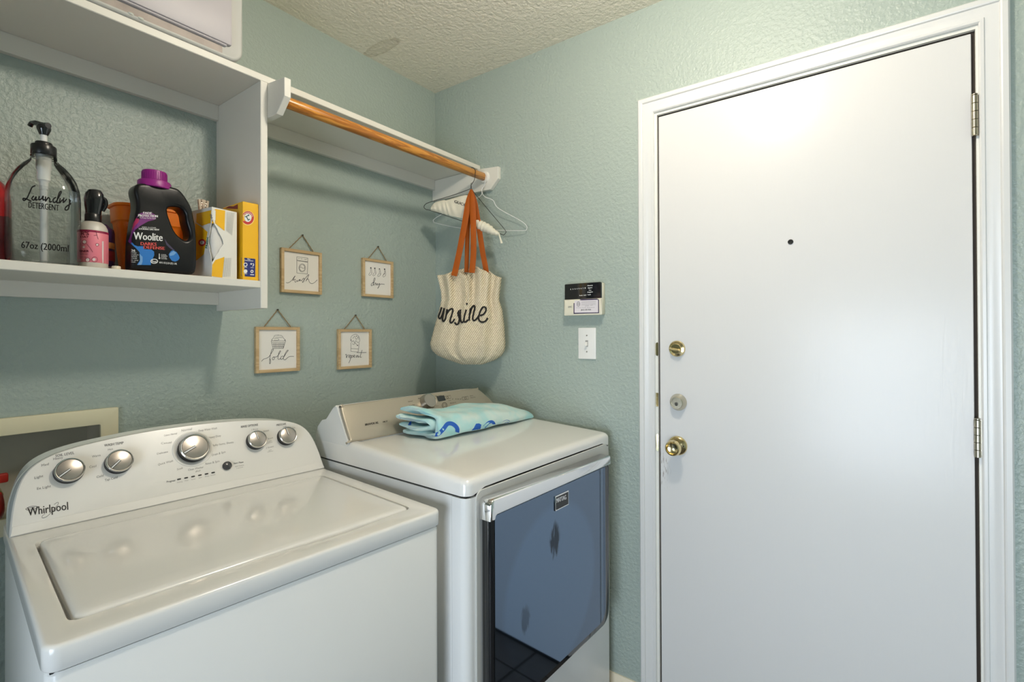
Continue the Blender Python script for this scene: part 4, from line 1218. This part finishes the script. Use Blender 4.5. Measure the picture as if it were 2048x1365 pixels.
inv_n = body.modifiers.new('thickness', 'SOLIDIFY'); inv_n.thickness = .003; inv_n.offset = -1
M_LEATHER = pm('tan_leather', (.33, .072, .004), .55, spec=.15, bump=(120, .12, .001), var=(30, .15))
for ptsx, d0, d1, wr in (([(942, 379), (937, 402), (929, 450), (919, 503), (911, 540), (908, 552)], .006, .030, .0125), ([(943, 381), (939, 405), (936, 450), (934, 500), (933, 545)], -.004, -.022, .0095),
                     ([(943, 379), (945, 402), (946.5, 450), (947, 503), (945, 532), (943.5, 546)], .010, .036, .0125), ([(944, 381), (949, 402), (957, 450), (965, 503), (971, 535), (973, 552)], -.002, -.012, .0115)):
    P3 = []
    n = len(ptsx)
    for i, (u, v) in enumerate(ptsx): P3.append(px(u, v, PB0 + NB * (d0 + (d1 - d0) * (i / (n - 1)) ** .8), NB))
    CP = catmull(P3, 5); B().tube(CP, [wr * min(1, .28 + i / 8.0) for i in range(len(CP))], 10, flat=.16, up=NB).make('leather_strap', M_LEATHER, tb_, smooth=60)
OB = (850, 520, 5.933)
P = Print(); W_ = 3.4
for sk in ([(197, 562), (186, 605), (166, 655), (163, 685), (177, 697), (197, 668), (216, 618), (226, 572)], [(226, 575), (214, 645), (206, 700), (217, 730), (238, 708), (252, 655), (262, 585)], [(262, 590), (254, 645)], [(258, 640), (285, 600), (318, 580), (330, 605), (312, 670), (297, 722), (305, 748), (330, 735), (352, 700)],
           [(404, 600), (392, 640), (408, 700), (396, 755), (372, 766), (350, 742)], [(421, 590), (415, 650), (421, 715), (440, 745), (462, 722)], [(490, 592), (470, 660), (462, 722), (480, 738), (512, 712)], [(541, 575), (531, 640), (523, 722)], [(530, 650), (558, 565), (582, 545), (590, 572), (575, 640), (566, 698), (582, 722), (612, 700), (640, 660)],
           [(652, 662), (692, 648), (720, 610), (722, 572), (692, 560), (662, 600), (638, 668), (642, 718), (680, 740), (722, 724), (744, 690)]):
    P.stroke(sk, W_, 5, True, OB)
P.disc(497, 522, 12, 12, 12, OB)
P.split('script_lettering', pm('black_yarn', (.012, .011, .010), .9, bump=(600, .6, .001)), tb_, body, .0030)

# ------------------------------------------------------------------ bottles and boxes on the lower shelf
SZ = ZL1
TR = lambda x, y, z=SZ: Matrix.Translation((x, y, z))
# red jug, cut by the frame
rj = thing('detergent_jug', 'red plastic jug at the left end of the shelf', 'bottle', (-1.505, -.088, SZ))
M_REDJ = pm('red_jug', (.58, .018, .020), .3)
rb_ = B().lathe([(.052, 0), (.057, .004), (.058, .02), (.058, .13), (.0585, .132), (.0585, .150), (.057, .153), (.056, .165), (.048, .185), (.036, .200), (.031, .215), (.030, .235)], 40, TR(-1.505, -.088), sq=3).make('jug_body', M_REDJ, rj)
B().lathe([(.033, .232), (.034, .236), (.033, .275), (.030, .280)], 32, TR(-1.505, -.088)).make('jug_cap', pm('dark_red_cap', (.32, .01, .012), .35), rj)
B().lathe([(.0586, .010), (.0588, .012), (.0588, .108), (.0586, .110)], 40, TR(-1.505, -.088), sq=3, cap0=False, cap1=False).make('jug_label', pm('jug_label', (.12, .006, .008), .35, var=(30, .9)), rj)

# clear pump bottle
pb = thing('pump_bottle', 'large clear pump bottle lettered Laundry Detergent', 'bottle', (-1.412, -.2065, SZ))
M_CLEAR = bpy.data.materials.new('clear_plastic'); M_CLEAR.use_nodes = True
nt = M_CLEAR.node_tree; nt.nodes.clear()
o_ = nt.nodes.new('ShaderNodeOutputMaterial'); mx = nt.nodes.new('ShaderNodeMixShader'); tr = nt.nodes.new('ShaderNodeBsdfTransparent'); gl = nt.nodes.new('ShaderNodeBsdfGlossy')
tr.inputs[0].default_value = (.95, .96, .955, 1); gl.inputs['Roughness'].default_value = .03
lw = nt.nodes.new('ShaderNodeFresnel'); lw.inputs['IOR'].default_value = 1.28
nt.links.new(lw.outputs[0], mx.inputs[0]); nt.links.new(tr.outputs[0], mx.inputs[1]); nt.links.new(gl.outputs[0], mx.inputs[2]); nt.links.new(mx.outputs[0], o_.inputs[0])
MPB = TR(-1.412, -.2065)
prof = [(.030, .006), (.046, .002), (.0545, .004), (.0580, .012), (.0590, .025), (.0590, .120), (.0588, .150), (.0570, .170), (.0520, .190), (.0440, .206), (.0350, .219), (.0270, .227), (.0215, .234), (.0200, .250)]
pbb = B().lathe(prof, 56, MPB, cap1=False, sq=3.4).make('bottle_shell', M_CLEAR, pb)
M_LIQ = pm('clear_detergent', (.86, .92, .95), .0, trans=1.0, ior=1.33, spec=.3)
nt, bs = nodes_of(M_LIQ)
mx = nt.nodes.new('ShaderNodeMixShader'); mx.inputs[0].default_value = .22; tr = nt.nodes.new('ShaderNodeBsdfTransparent'); tr.inputs[0].default_value = (.96, .97, .975, 1)
nt.links.new(tr.outputs[0], mx.inputs[1]); nt.links.new(bs.outputs[0], mx.inputs[2]); nt.links.new(mx.outputs[0], nt.nodes['Material Output'].inputs[0])
B().lathe([(.030, .008), (.045, .005), (.0528, .007), (.0562, .014), (.0570, .026), (.0570, .120), (.0568, .150), (.0553, .1665)], 56, MPB, sq=3.4).make('liquid', M_LIQ, pb)
pc = B().lathe([(.0200, .238), (.0220, .240), (.0220, .2415), (.0200, .243)], 32, MPB).make('neck_ring', M_CLEAR, pb)
b = B().lathe([(.0205, .2440), (.0215, .2455), (.0215, .2640), (.0205, .2660), (.0150, .2665), (.0145, .2720), (.0135, .2735), (.0070, .2740)], 44, MPB); pcap = b.make('pump_collar', M_BLACK, pb)
B().lathe([(.0058, .272), (.0058, .294)], 18, MPB).make('pump_shaft', M_WHITEP, pb)
M_TUBE = pm('milky_tube', (.78, .78, .75), .35)
B().lathe([(.0130, .250), (.0130, .215), (.0115, .212), (.0110, .190), (.0080, .186), (.0075, .170)][::-1], 24, MPB).make('pump_chamber', M_TUBE, pb)
B().lathe([(.0062, .012), (.0062, .172)], 18, MPB).make('dip_tube', M_TUBE, pb)
b = B().lathe([(.0070, .290), (.0085, .293), (.0120, .302), (.0125, .307), (.0110, .311), (.0004, .313)], 32, MPB)
hdv = Vector((-.35, .94, 0)).normalized()
c0 = MPB @ Vector((0, 0, .312))
pts = [c0 + hdv * -.014 + Vector((0, 0, -.002)), c0, c0 + hdv * .018 + Vector((0, 0, .006)), c0 + hdv * .036 + Vector((0, 0, .010)), c0 + hdv * .044 + Vector((0, 0, .004))]
b.tube(catmull(pts, 4), [.0062] * 6 + [.0058] * 5 + [.0048] * 6, 12); b.make('pump_head', M_GLOSSBLACK, pb)
OP = (0, 220, 4.017)
P = Print(); W_ = 2.7
for sk in ([(285, 608), (258, 622), (240, 660), (216, 710), (192, 728), (186, 712), (212, 716), (252, 736)], [(272, 690), (256, 712), (272, 725), (290, 698), (287, 724), (304, 720)], [(316, 692), (312, 722), (334, 714), (346, 692), (346, 724), (360, 720)], [(366, 696), (366, 734), (386, 706), (400, 716), (399, 740), (418, 735)], [(450, 702), (427, 720), (432, 744), (456, 730), (492, 662), (480, 660), (466, 700), (456, 744), (474, 745)], [(484, 708), (478, 748), (500, 724), (512, 722)], [(514, 704), (508, 745), (536, 716)], [(556, 716), (560, 742), (548, 798), (524, 803), (530, 780), (572, 752)], [(556, 732), (570, 728)]):
    P.stroke(sk, W_, 5, True, OP)
P.text('DETERGENT', 57, 415.5, 118, 422, 12, up=(0, -1), bold=.3)
P.text('67oz (2000ml', 42.5, 496, 137, 504, 13.5, up=(.02, -1), bold=.35)
P.split('bottle_lettering', M_INK, pb, pbb, .0006)

# pink spray bottle
sp = thing('spray_bottle', 'pink labelled spray bottle with a black trigger head', 'bottle', (-1.328, -.2125, SZ))
MS = TR(-1.328, -.2125)
spb = B().lathe([(.022, 0), (.0268, .002), (.0278, .008), (.0278, .088), (.0268, .097), (.0225, .106), (.0165, .111), (.0130, .113)], 40, MS).make('spray_body', pm('milky_bottle', (.66, .62, .55), .35), sp)
lab = B().lathe([(.0280, .015), (.0283, .0155), (.0283, .0880), (.0280, .0885)], 40, MS, cap0=False, cap1=False).make('spray_label', pm('pink_label', (.80, .22, .28), .4), sp)
B().lathe([(.0284, .0840), (.0285, .0845), (.0285, .0885), (.0284, .0890)], 40, MS, cap0=False, cap1=False).make('label_band', pm('wine_print', (.30, .015, .06), .4), sp)
B().lathe([(.0150, .109), (.0155, .111), (.0155, .128), (.0140, .131)], 28, MS).make('spray_collar', M_BLACK, sp)
b = B()
hl = []
for k, (o, w, d_) in enumerate(((.126, .0125, .0150), (.136, .0120, .0150), (.150, .0130, .0175), (.165, .0135, .0190), (.178, .0120, .0175), (.187, .0085, .0120), (.1900, .0030, .0050))):
    sh_ = .002 * k * .3
    hl.append([(w * cos(a), d_ * sin(a) - sh_, o) for a in [2 * pi * i / 20 for i in range(20)]])
b.loops(hl, M=MS @ Matrix.Rotation(radians(62), 4, 'Z'))
b.make('spray_head', M_GLOSSBLACK, sp)
tgp = [MS @ Vector((.010, -.004, .172)), MS @ Vector((.020, -.008, .168)), MS @ Vector((.0215, -.009, .155)), MS @ Vector((.016, -.006, .140))]
B().tube(catmull(tgp, 4), .0040, 10).make('trigger', M_GLOSSBLACK, sp)
P = Print()
P.text("R'S", 162, 470.5, 178, 470.5, 7, bold=.4); P.text('DAY', 161, 475.5, 177.5, 475.5, 3.4, bold=.3); P.text('ENER', 159.5, 504.5, 177.5, 504.5, 4.2, bold=.3)
P.text('freshens fabric', 160, 509, 177, 509, 2); P.text('8 fl oz', 161, 515.5, 172, 515.5, 2)
P.split('label_lettering', pm('wine_ink', (.16, .01, .03), .5), sp, lab, .0006)
P = Print(); OSP = (140, 370, 7.8)
for x, y, r_ in ((275, 665, 26), (225, 890, 28), (275, 1170, 30), (375, 1165, 26), (425, 935, 18), (215, 970, 18), (160, 1175, 18)): P.disc(x, y, r_, r_ * .9, 10, OSP)
P.poly([(500, 880), (525, 880), (522, 1220), (502, 1222)], OSP)
P.lay('label_blossoms', pm('blossom_print', (.80, .68, .66), .5), sp, lab, .0005)
P = Print()
for sk in ([(340, 670), (400, 720), (440, 850)], [(260, 920), (310, 980), (355, 1050)], [(370, 790), (425, 785)], [(400, 690), (425, 690)]): P.stroke(sk, .7, 4, True, OSP)
for x, y, r_ in ((275, 665, 32), (225, 890, 36), (275, 1170, 36), (385, 1165, 46), (425, 935, 24)): P.ring(x, y, r_, r_ * .9, .6, 14, OSP)
P.lay('label_twigs', pm('wine_ink', (.16, .01, .03), .5), sp, lab, .0008)

# slim dark bottle half hidden behind the spray bottle
sb = thing('slim_bottle', 'narrow dark purple bottle with orange bands behind the pink spray bottle', 'bottle', (-1.298, -.150, SZ))
MS2 = TR(-1.298, -.150)
B().lathe([(.024, 0), (.0262, .003), (.0268, .10), (.025, .108), (.016, .115), (.012, .12)], 32, MS2).make('slim_body', pm('purple_bottle', (.035, .012, .065), .35), sb)
for z0_, z1_, c_ in ((.060, .075, (.50, .20, .06)), (.030, .054, (.24, .02, .03)), (.010, .016, (.30, .22, .2))):
    B().lathe([(.0269, z0_), (.0271, z0_ + .001), (.0271, z1_ - .001), (.0269, z1_)], 32, MS2, cap0=False, cap1=False).make('label_band', pm('band_%d' % int(z0_ * 1000), c_, .4, var=(90, .5)), sb)

# orange bin with clothes pins
bn = thing('orange_bin', 'translucent orange plastic bin behind the black detergent jug', 'bin', (-1.153, -.078, SZ))
M_ORANGE = pm('orange_plastic', (.95, .23, .008), .32, sss=.3)
b = B(); LS = []
def rb2(w, d, r_, z): return [(x, y, z) for x, y in rr(-w, w, -d, d, r_, 8, 2)]
LS = [rb2(.082, .038, .030, .0), rb2(.084, .040, .032, .004), rb2(.0985, .050, .036, .140), rb2(.100, .0515, .037, .1445), rb2(.1025, .0535, .038, .1465), rb2(.104, .0545, .038, .182), rb2(.1085, .058, .040, .184), rb2(.1085, .058, .040, .190), rb2(.104, .0545, .038, .190), rb2(.101, .052, .036, .182), rb2(.0965, .048, .034, .14), rb2(.081, .037, .029, .004)]
b.loops(LS, M=TR(-1.153, -.078)); b.make('bin_shell', M_ORANGE, bn, smooth=40)
M_PIN = pm('pale_pin', (.70, .60, .48), .6)
pins = []
for k, (ux, uy, lean) in enumerate(((402, 406, -.10), (411, 408, .12))):
    p_ = pxa(ux, uy, 1, -.085)
    t = thing('clothes_pin', 'pale clothes pin %s in the orange bin' % ('nearer the detergent jug' if k == 0 else 'nearer the yellow boxes'), 'clothes pin', p_ - Vector((0, 0, .066)), 0, 'clothes pins in the orange bin')
    Mp = Matrix.Translation(p_) @ Matrix.Rotation(lean, 4, 'Y')
    for s_ in (-1, 1):
        B().box(-.0035 + s_ * .0042, .0035 + s_ * .0042, -.005, .005, -.066, .010, .0014, 1, M=Mp).make('pin_leg', M_PIN, t)
    B().tube([Mp @ Vector((.0085 * cos(a * .7), .0045 * sin(a * .7), -.018 + .0007 * a)) for a in range(26)], .0007, 5).make('spring', M_SATIN, t)

# black detergent jug with a handle
wj = thing('black_detergent_jug', 'black laundry detergent jug with magenta cap and side handle', 'bottle', (-1.190, -.215, SZ))
OW = (240, 320, 5.688)
YF = -.2515
def wpt(x, y): p_ = pxa(OW[0] + x / OW[2], OW[1] + y / OW[2], 1, YF + .026); return (p_.x, p_.z)
outl = [(92, 1235), (88, 1150), (95, 950), (112, 800), (135, 650), (150, 560), (146, 470), (127, 390), (127, 340), (150, 302), (205, 285), (400, 300), (585, 335), (650, 372), (718, 460), (772, 560), (800, 680), (820, 800), (830, 950), (830, 1100), (824, 1240), (800, 1296), (740, 1308), (450, 1277), (160, 1250), (110, 1246)]
hole = [(505, 565), (560, 548), (640, 560), (695, 620), (708, 690), (722, 750), (745, 820), (748, 895), (715, 928), (675, 915), (615, 870), (565, 795), (530, 705), (505, 630)]
ol = [wpt(v_.x, v_.y) for v_ in catmull([(x, y, 0) for x, y in outl], 3, True)]
zmin = min(z for x, z in ol)
fixz = lambda z: SZ + (z - zmin) if z < SZ + .012 else z
ol = [(x, max(z, SZ + .0005)) for x, z in ol]
hl_ = [wpt(v_.x, v_.y) for v_ in catmull([(x, y, 0) for x, y in hole], 3, True)]
MWJ = Matrix(((1, 0, 0, 0), (0, 0, -1, YF + .052), (0, 1, 0, 0), (0, 0, 0, 1)))
wjb = B().plate(ol, .052, .008, holes=[hl_], seg=5, M=MWJ).make('jug_body', pm('black_jug', (.006, .006, .007), .30, spec=.35), wj, smooth=60)
ctr = pxa(309, 352, 1, YF + .026)
zc_ = pxa(309, 374, 1, YF + .026).z
M_MAG = pm('magenta_cap', (.27, .012, .20), .38)
MC = Matrix.Translation((ctr.x, YF + .026, zc_ - .006))
jc = B().lathe([(.0335, 0), (.0350, .0015), (.0350, .0150), (.0335, .0175), (.0265, .0185)], 48, MC).make('cap_skirt', M_MAG, wj)
b = B()
prof_ = [(.0262, .0170), (.0262, .0400), (.0252, .0430), (.0225, .0440), (.0215, .0425), (.0004, .0420)]
b.lathe(prof_, 48, MC)
for k in range(36):
    a = 2 * pi * k / 36
    b.box(-.0007, .0007, .0258, .0268, .0205, .0395, 0, M=MC @ Matrix.Rotation(a, 4, 'Z'))
b.make('cap_top', M_MAG, wj)
OL = (240, 435, 12.407)
P = Print()
P.poly([(200, 600), (250, 480), (300, 250), (380, 60), (470, -90), (600, -130), (760, -130), (880, -60), (900, 10), (860, 60), (700, 100), (520, 200), (390, 300), (310, 420), (280, 540), (290, 640), (240, 640)], OL); P.lay('label_purple_swoosh', pm('purple_swoosh', (.17, .02, .18), .35), wj, wjb, .0004)
P = Print(); P.poly([(290, 330), (330, 150), (400, 20), (480, 40), (460, 120), (380, 200), (320, 300)], OL); P.lay('label_pink_glow', pm('pink_swoosh', (.40, .02, .09), .35), wj, wjb, .0006)
P = Print(); P.poly([(250, 640), (300, 620), (360, 690), (440, 720), (570, 715), (600, 790), (780, 800), (845, 850), (850, 940), (810, 1030), (770, 1100), (765, 1185), (420, 1180), (480, 1090), (520, 990), (480, 860), (390, 760)], OL)
P.poly([(1210, 920), (1260, 840), (1340, 800), (1410, 870), (1460, 950), (1480, 1010), (1440, 1070), (1370, 1100), (1290, 1080), (1230, 1000)], OL)
P.lay('label_blue_garments', pm('blue_print', (.02, .17, .52), .35), wj, wjb, .0004)
P = Print(); P.poly([(480, 900), (560, 980), (560, 1100), (530, 1180), (440, 1180), (500, 1090)], OL); P.poly([(1230, 900), (1330, 830), (1400, 880), (1330, 940), (1240, 960)], OL); P.lay('label_blue_highlight', pm('lightblue_print', (.16, .34, .62), .35), wj, wjb, .0006)
P = Print(); P.poly([(1100, 520), (1180, 640), (1300, 760), (1420, 880), (1330, 830), (1230, 760), (1150, 680)], OL); P.lay('label_grey_sweep', pm('grey_sweep', (.05, .04, .09), .35), wj, wjb, .0004)
P = Print()
P.text('Woolite', 267.5, 479, 325, 482.5, 15, up=(0, -1), bold=.5)
P.text('FADE', 286.5, 428, 303.5, 428.8, 4.2, bold=.3); P.text('PROTECTION', 276.5, 433.3, 315.5, 435, 4.6, bold=.3); P.text('To Keep Darks Dark', 279, 436.8, 312, 438.6, 2.6)
P.text('LOOKING LIKE NEW', 278, 459.3, 318.5, 461.5, 3.2, bold=.15); P.text('KEEPS CLOTHES', 284, 455.7, 312, 457.3, 2.3)
P.text('26', 262.5, 503.3, 270.5, 503.8, 4.6, bold=.25)
for k, (t_, x1) in enumerate((('LOADS', 273), ('medium', 277), ('PROTECTS', 274), ('COLORS', 274), ('in any', 277), ('wash', 271))): P.text(t_, 262.5, 507 + k * 3.6, x1, 507.4 + k * 3.6, 2.2)
for k, t_ in enumerate(('COOL', 'WARM', 'COLD', 'WATER')): P.text(t_, 322, 510.5 + k * 2.7, 333 + (k % 2) * 1.5, 511.2 + k * 2.7, 2.0)
P.text('40 FL OZ (1.25 QT) 1.18L', 318.5, 527, 354, 529.8, 3.6, bold=.12)
P.ring(850, 1090, 85, 52, 1.4, 24, OL); P.text('he', 304, 525, 313.5, 525.6, 4.6, bold=.3)
P.stroke([(975, 900), (975, 1010)], 1.4, 1, False, OL); P.disc(978, 1015, 22, 20, 10, OL)
P.split('label_white_lettering', M_WHITEP, wj, wjb, .0010)
P = Print(); P.text('DARKS', 281.5, 490.5, 313, 491.8, 6.2, bold=.4); P.text('DEFENSE', 287.5, 497.5, 329.5, 500, 6.0, bold=.4); P.split('label_red_lettering', pm('coral_print', (.72, .10, .09), .4), wj, wjb, .0010)

# dryer sheet box, torn open
M_YEL = pm('yellow_card', (.86, .47, .010), .45)
M_WCARD = pm('white_card', (.78, .77, .72), .5)
sbx = thing('dryer_sheet_box', 'white and yellow dryer sheet box torn open at its corner', 'box', (-1.060, -.235, SZ))
ca = radians(8)
MB = TR(-1.0935, -.2665) @ Matrix.Rotation(ca, 4, 'Z')      # local x along the front face, y to the back
bw, bd_, bh = .0675, .118, .1870
NZ = 24
def edge_cut(z):      # torn mouth: how far the card is torn back from the corner at height z
    c_ = 1 - abs((z - .098) / .057)
    return max(0, c_)
b = B()
t_ = .0012
def wallstrip(fn0, fn1, zs_):
    pass
zs_ = [bh * k / NZ for k in range(NZ + 1)]
V = []; F = []
# front face (local y=0) from the tear line to the right edge, and side face (local x=0) from the tear line to the back
for k, z in enumerate(zs_):
    cf_ = edge_cut(z) * .032 if 0 < k < NZ else 0; cs_ = edge_cut(z) * .016 if 0 < k < NZ else 0
    jit = .0010 * sin(k * 2.3)
    V += [(cf_ + (jit if cf_ else 0), 0, z), (bw, 0, z), (bw, bd_, z), (0, bd_, z), (0, cs_ + (jit if cs_ else 0), z)]
for k in range(NZ):
    o1, o2 = k * 5, (k + 1) * 5
    for i in range(4): F.append((o1 + i, o1 + i + 1, o2 + i + 1, o2 + i))
    if edge_cut(zs_[k]) <= 0 and edge_cut(zs_[k + 1]) <= 0: F.append((o1 + 4, o1, o2, o2 + 4))
F.append((0, 1, 2, 3)); n5 = NZ * 5; F.append((n5, n5 + 1, n5 + 2, n5 + 3))
b.add(V, F, MB)
bx = b.make('carton', M_WCARD, sbx, smooth=0, fix=False)
so = bx.modifiers.new('card', 'SOLIDIFY'); so.thickness = .0012; so.offset = 0
B().box(.004, bw - .004, .004, bd_ - .004, .045, .150, .010, 3, M=MB).make('sheet_stack', pm('sheet_white', (.72, .70, .66), .8, bump=(90, .3, .002)), sbx)
P = Print(); OX = (380, 380, 6.825)
P.poly([(352, 262), (480, 282), (470, 560), (350, 462)], OX); P.poly([(308, 972), (470, 915), (440, 1200), (296, 1178)], OX)
P.poly([(352, 262), (345, 460), (250, 462), (165, 490), (85, 445), (90, 325), (250, 285)], OX)
P.poly([(72, 452), (180, 525), (240, 575), (190, 880), (80, 968)], OX)
P.lay('yellow_print', M_YEL, sbx, bx, .0012)
P = Print(); P.poly([(180, 525), (305, 590), (310, 850), (190, 880), (240, 575)], OX); P.poly([(350, 280), (290, 290), (280, 460), (345, 462)], OX); P.lay('white_print', M_WCARD, sbx, bx, .0014)
P = Print(); P.disc(164, 720, 52, 48, 18, OX); P.lay('round_logo', pm('logo_red', (.55, .03, .03), .5), sbx, bx, .0018)
P = Print(); P.disc(164, 720, 30, 27, 16, OX); P.lay('logo_centre', M_WHITEP, sbx, bx, .0021)
P = Print(); P.text('100', 426, 440.5, 423.3, 429, 3.6, up=(-1, -.05), bold=.3)
P.stroke([(150, 735), (178, 705)], .9, 1, False, OX); P.stroke([(145, 705), (165, 712)], .9, 1, False, OX)
for k in range(9): P.stroke([(505 + k * 12, 300 + k * 2), (500 + k * 9, 560 + k * 8)], .30, 1, False, OX)
for k in range(8): P.stroke([(470 + k * 13, 930), (455 + k * 13, 1185)], .30, 1, False, OX)
tag(P.lay('small_print', M_INKG, sbx, bx, .0021), kind='stuff')
P = Print(); P.text('FRESH', 414.5, 497, 417.5, 475.5, 4.2, up=(-1, -.1), bold=.3); P.lay('green_print', pm('green_ink', (.05, .25, .12), .5), sbx, bx, .0021)

# green carton half hidden between the two yellow boxes
gb = thing('green_carton', 'slim green carton half hidden between the two yellow boxes', 'box', (-1.021, -.175, SZ))
B().box(-1.0245, -1.0170, -.238, -.115, SZ + .0005, SZ + .110, .0005, 1).make('carton', pm('green_card', (.10, .17, .02), .5, var=(26, .55)), gb, smooth=0)
B().box(-1.0248, -1.0167, -.2383, -.1147, SZ + .070, SZ + .104, 0).make('label_panel', pm('green_label', (.02, .09, .03), .5), gb, smooth=0)

# baking soda box
bk_ = thing('baking_soda_box', 'tall yellow baking soda box against the shelf side panel', 'box', (-.994, -.205, SZ))
zt_ = pxa(475.5, 398.5, 1, -.270).z
bx2 = B().box(-1.0160, -.9730, -.2700, -.1500, SZ + .0003, zt_ - .003, .0006, 1).make('carton', M_YEL, bk_, smooth=0)
OK = (470, 400, 17.06)
P = Print(); P.poly([(415, 180), (650, 128), (652, 262), (415, 250)], OX); P.lay('red_side_panel', pm('maroon_print', (.22, .01, .01), .5), bk_, bx2, .0005)
P = Print(); P.text('PURE BAKING SODA', 442, 412, 474, 406, 3, up=(.02, -1), bold=.2); P.lay('side_lettering', pm('cream_print', (.75, .60, .4), .5), bk_, bx2, .0009)
P = Print(); P.disc(440, 620, 225, 250, 30, OK); P.lay('logo_glow', pm('pale_yellow_print', (.92, .68, .22), .5), bk_, bx2, .0004)
P = Print(); P.disc(440, 612, 205, 228, 30, OK); P.lay('logo_ring', pm('logo_red', (.55, .03, .03), .5), bk_, bx2, .0007)
P = Print(); P.disc(440, 612, 122, 142, 26, OK)
for k, ch in enumerate('ARM&HAMMER'):
    a = radians(200 + k * 15.5); cx_, cy_ = 440 + 165 * cos(a), 622 + 188 * sin(a)
    tx, ty = -sin(a), cos(a); w_ = 34
    x_, y_ = OK[0] + (cx_ - tx * w_ / 2 - cos(a) * 28) / OK[2], OK[1] + (cy_ - ty * w_ / 2 - sin(a) * 30) / OK[2]
    P.text(ch, x_, y_, x_ + tx * w_ / OK[2], y_ + ty * w_ / OK[2], 3.3, up=(cos(a), sin(a)))
P.lay('logo_lettering', M_WHITEP, bk_, bx2, .0010)
P = Print(); P.stroke([(340, 580), (400, 560), (470, 520)], 1.8, 4, True, OK); P.stroke([(385, 570), (430, 640), (450, 690), (510, 655)], 2.0, 4, True, OK); P.disc(462, 528, 30, 28, 12, OK)
P.lay('logo_arm', pm('teal_ink', (.05, .12, .12), .5), bk_, bx2, .0013)
OK2 = (470, 480, 16.06)
P = Print(); P.poly([(195, 575), (215, 565), (640, 612), (655, 630), (650, 1195), (215, 1165), (198, 1145)], OK2); P.lay('blue_panel', pm('navy_print', (.012, .022, .16), .45), bk_, bx2, .0006)
P = Print(); P.text('New', 495, 519.6, 500.5, 520, 2.6, bold=.2); P.text('Convenience', 488.5, 521.8, 506.5, 523.2, 2.4, bold=.2)
P.ring(338, 797, 52, 52, 1.5, 18, OK2); P.disc(520, 775, 28, 28, 12, OK2); P.stroke([(570, 760), (600, 790), (590, 830), (560, 850)], 1.6, 4, True, OK2)
P.disc(338, 1010, 62, 62, 16, OK2); P.ring(545, 1015, 34, 40, 1.7, 14, OK2); P.poly([(488, 1105), (612, 1110), (612, 1140), (488, 1132)], OK2)
for x, y in ((338, 880), (548, 895), (338, 1090)): P.stroke([(x - 50, y - 4), (x + 50, y + 4)], .9, 1, False, OK2)
P.lay('panel_icons', M_WHITEP, bk_, bx2, .0010)

# small cap lying on the shelf edge
ck = thing('bottle_cap', 'small cream bottle cap lying at the shelf edge by the bin', 'cap', (-1.2975, -.262, SZ))
B().lathe([(.0075, 0), (.0085, .0012), (.0085, .0065), (.0075, .0080), (.0004, .0088)], 26, TR(-1.2975, -.262)).make('cap_shell', pm('cream_cap', (.78, .68, .52), .45), ck)

# ------------------------------------------------------------------ storage drawer on the top shelf
td = thing('storage_drawer', 'translucent white plastic storage drawer on the top shelf', 'storage box', (-1.24, -.14, ZT1))
M_FROST = pm('frosted_plastic', (.50, .50, .47), .4, spec=.3)
sx0, sx1, sz0, sz1 = -1.475, -1.022, ZT1 + .001, ZT1 + .235
def rs(x0, x1, z0, z1, r_, y): return [(x, y, z) for x, z in rr(x0, x1, z0, z1, r_, 8, 1)]
b = B()
b.loops([rs(sx0 + .004, sx1 - .004, sz0 + .004, sz1 - .004, .028, -.004), rs(sx0, sx1, sz0, sz1, .032, -.010), rs(sx0, sx1, sz0, sz1, .032, -.280), rs(sx0 + .002, sx1 - .002, sz0 + .002, sz1 - .002, .031, -.2835), rs(sx0 + .006, sx1 - .006, sz0 + .006, sz1 - .006, .028, -.285), rs(sx0 + .012, sx1 - .012, sz0 + .010, sz1 - .010, .024, -.2835)], True, True)
b.make('case', M_FROST, td, smooth=40)
M_DRAW = pm('drawer_front', (.46, .435, .455), .4, spec=.3, var=(6, .10))
b = B(); b.plate(rr(sx0 + .030, -1.0545, ZT1 + .034, sz1 - .012, [.004, .004, .012, .012], 3), .012, .003, seg=2, M=Matrix(((1, 0, 0, 0), (0, 0, -1, -.2825), (0, 1, 0, 0), (0, 0, 0, 1))))
b.make('drawer_front', M_DRAW, td)
b = B(); b.box(sx0 + .030, -1.066, -.2920, -.280, ZT1 + .0285, ZT1 + .0335, .0015, 1); b.make('drawer_lip', M_DRAW, td)
b = B(); b.box(sx0 + .030, -1.075, -.2845, -.2800, ZT1 + .0075, ZT1 + .0275, .001, 1); b.make('drawer_tray', pm('tray_contents', (.40, .34, .30), .6, var=(16, .5)), td)
for k, ux in enumerate((262, 282)):
    p_ = pxa(ux, 29 + k * 9.5, 1, -.285)
    B().lathe([(.004, 0), (.0115, .003), (.0135, .007), (.0115, .011), (.004, .013)], 20, Matrix.Translation((p_.x, -.281, p_.z - .002)) @ Matrix.Scale(.55, 4)).make('stored_button', pm('pale_button', (.60, .62, .56), .5), td)
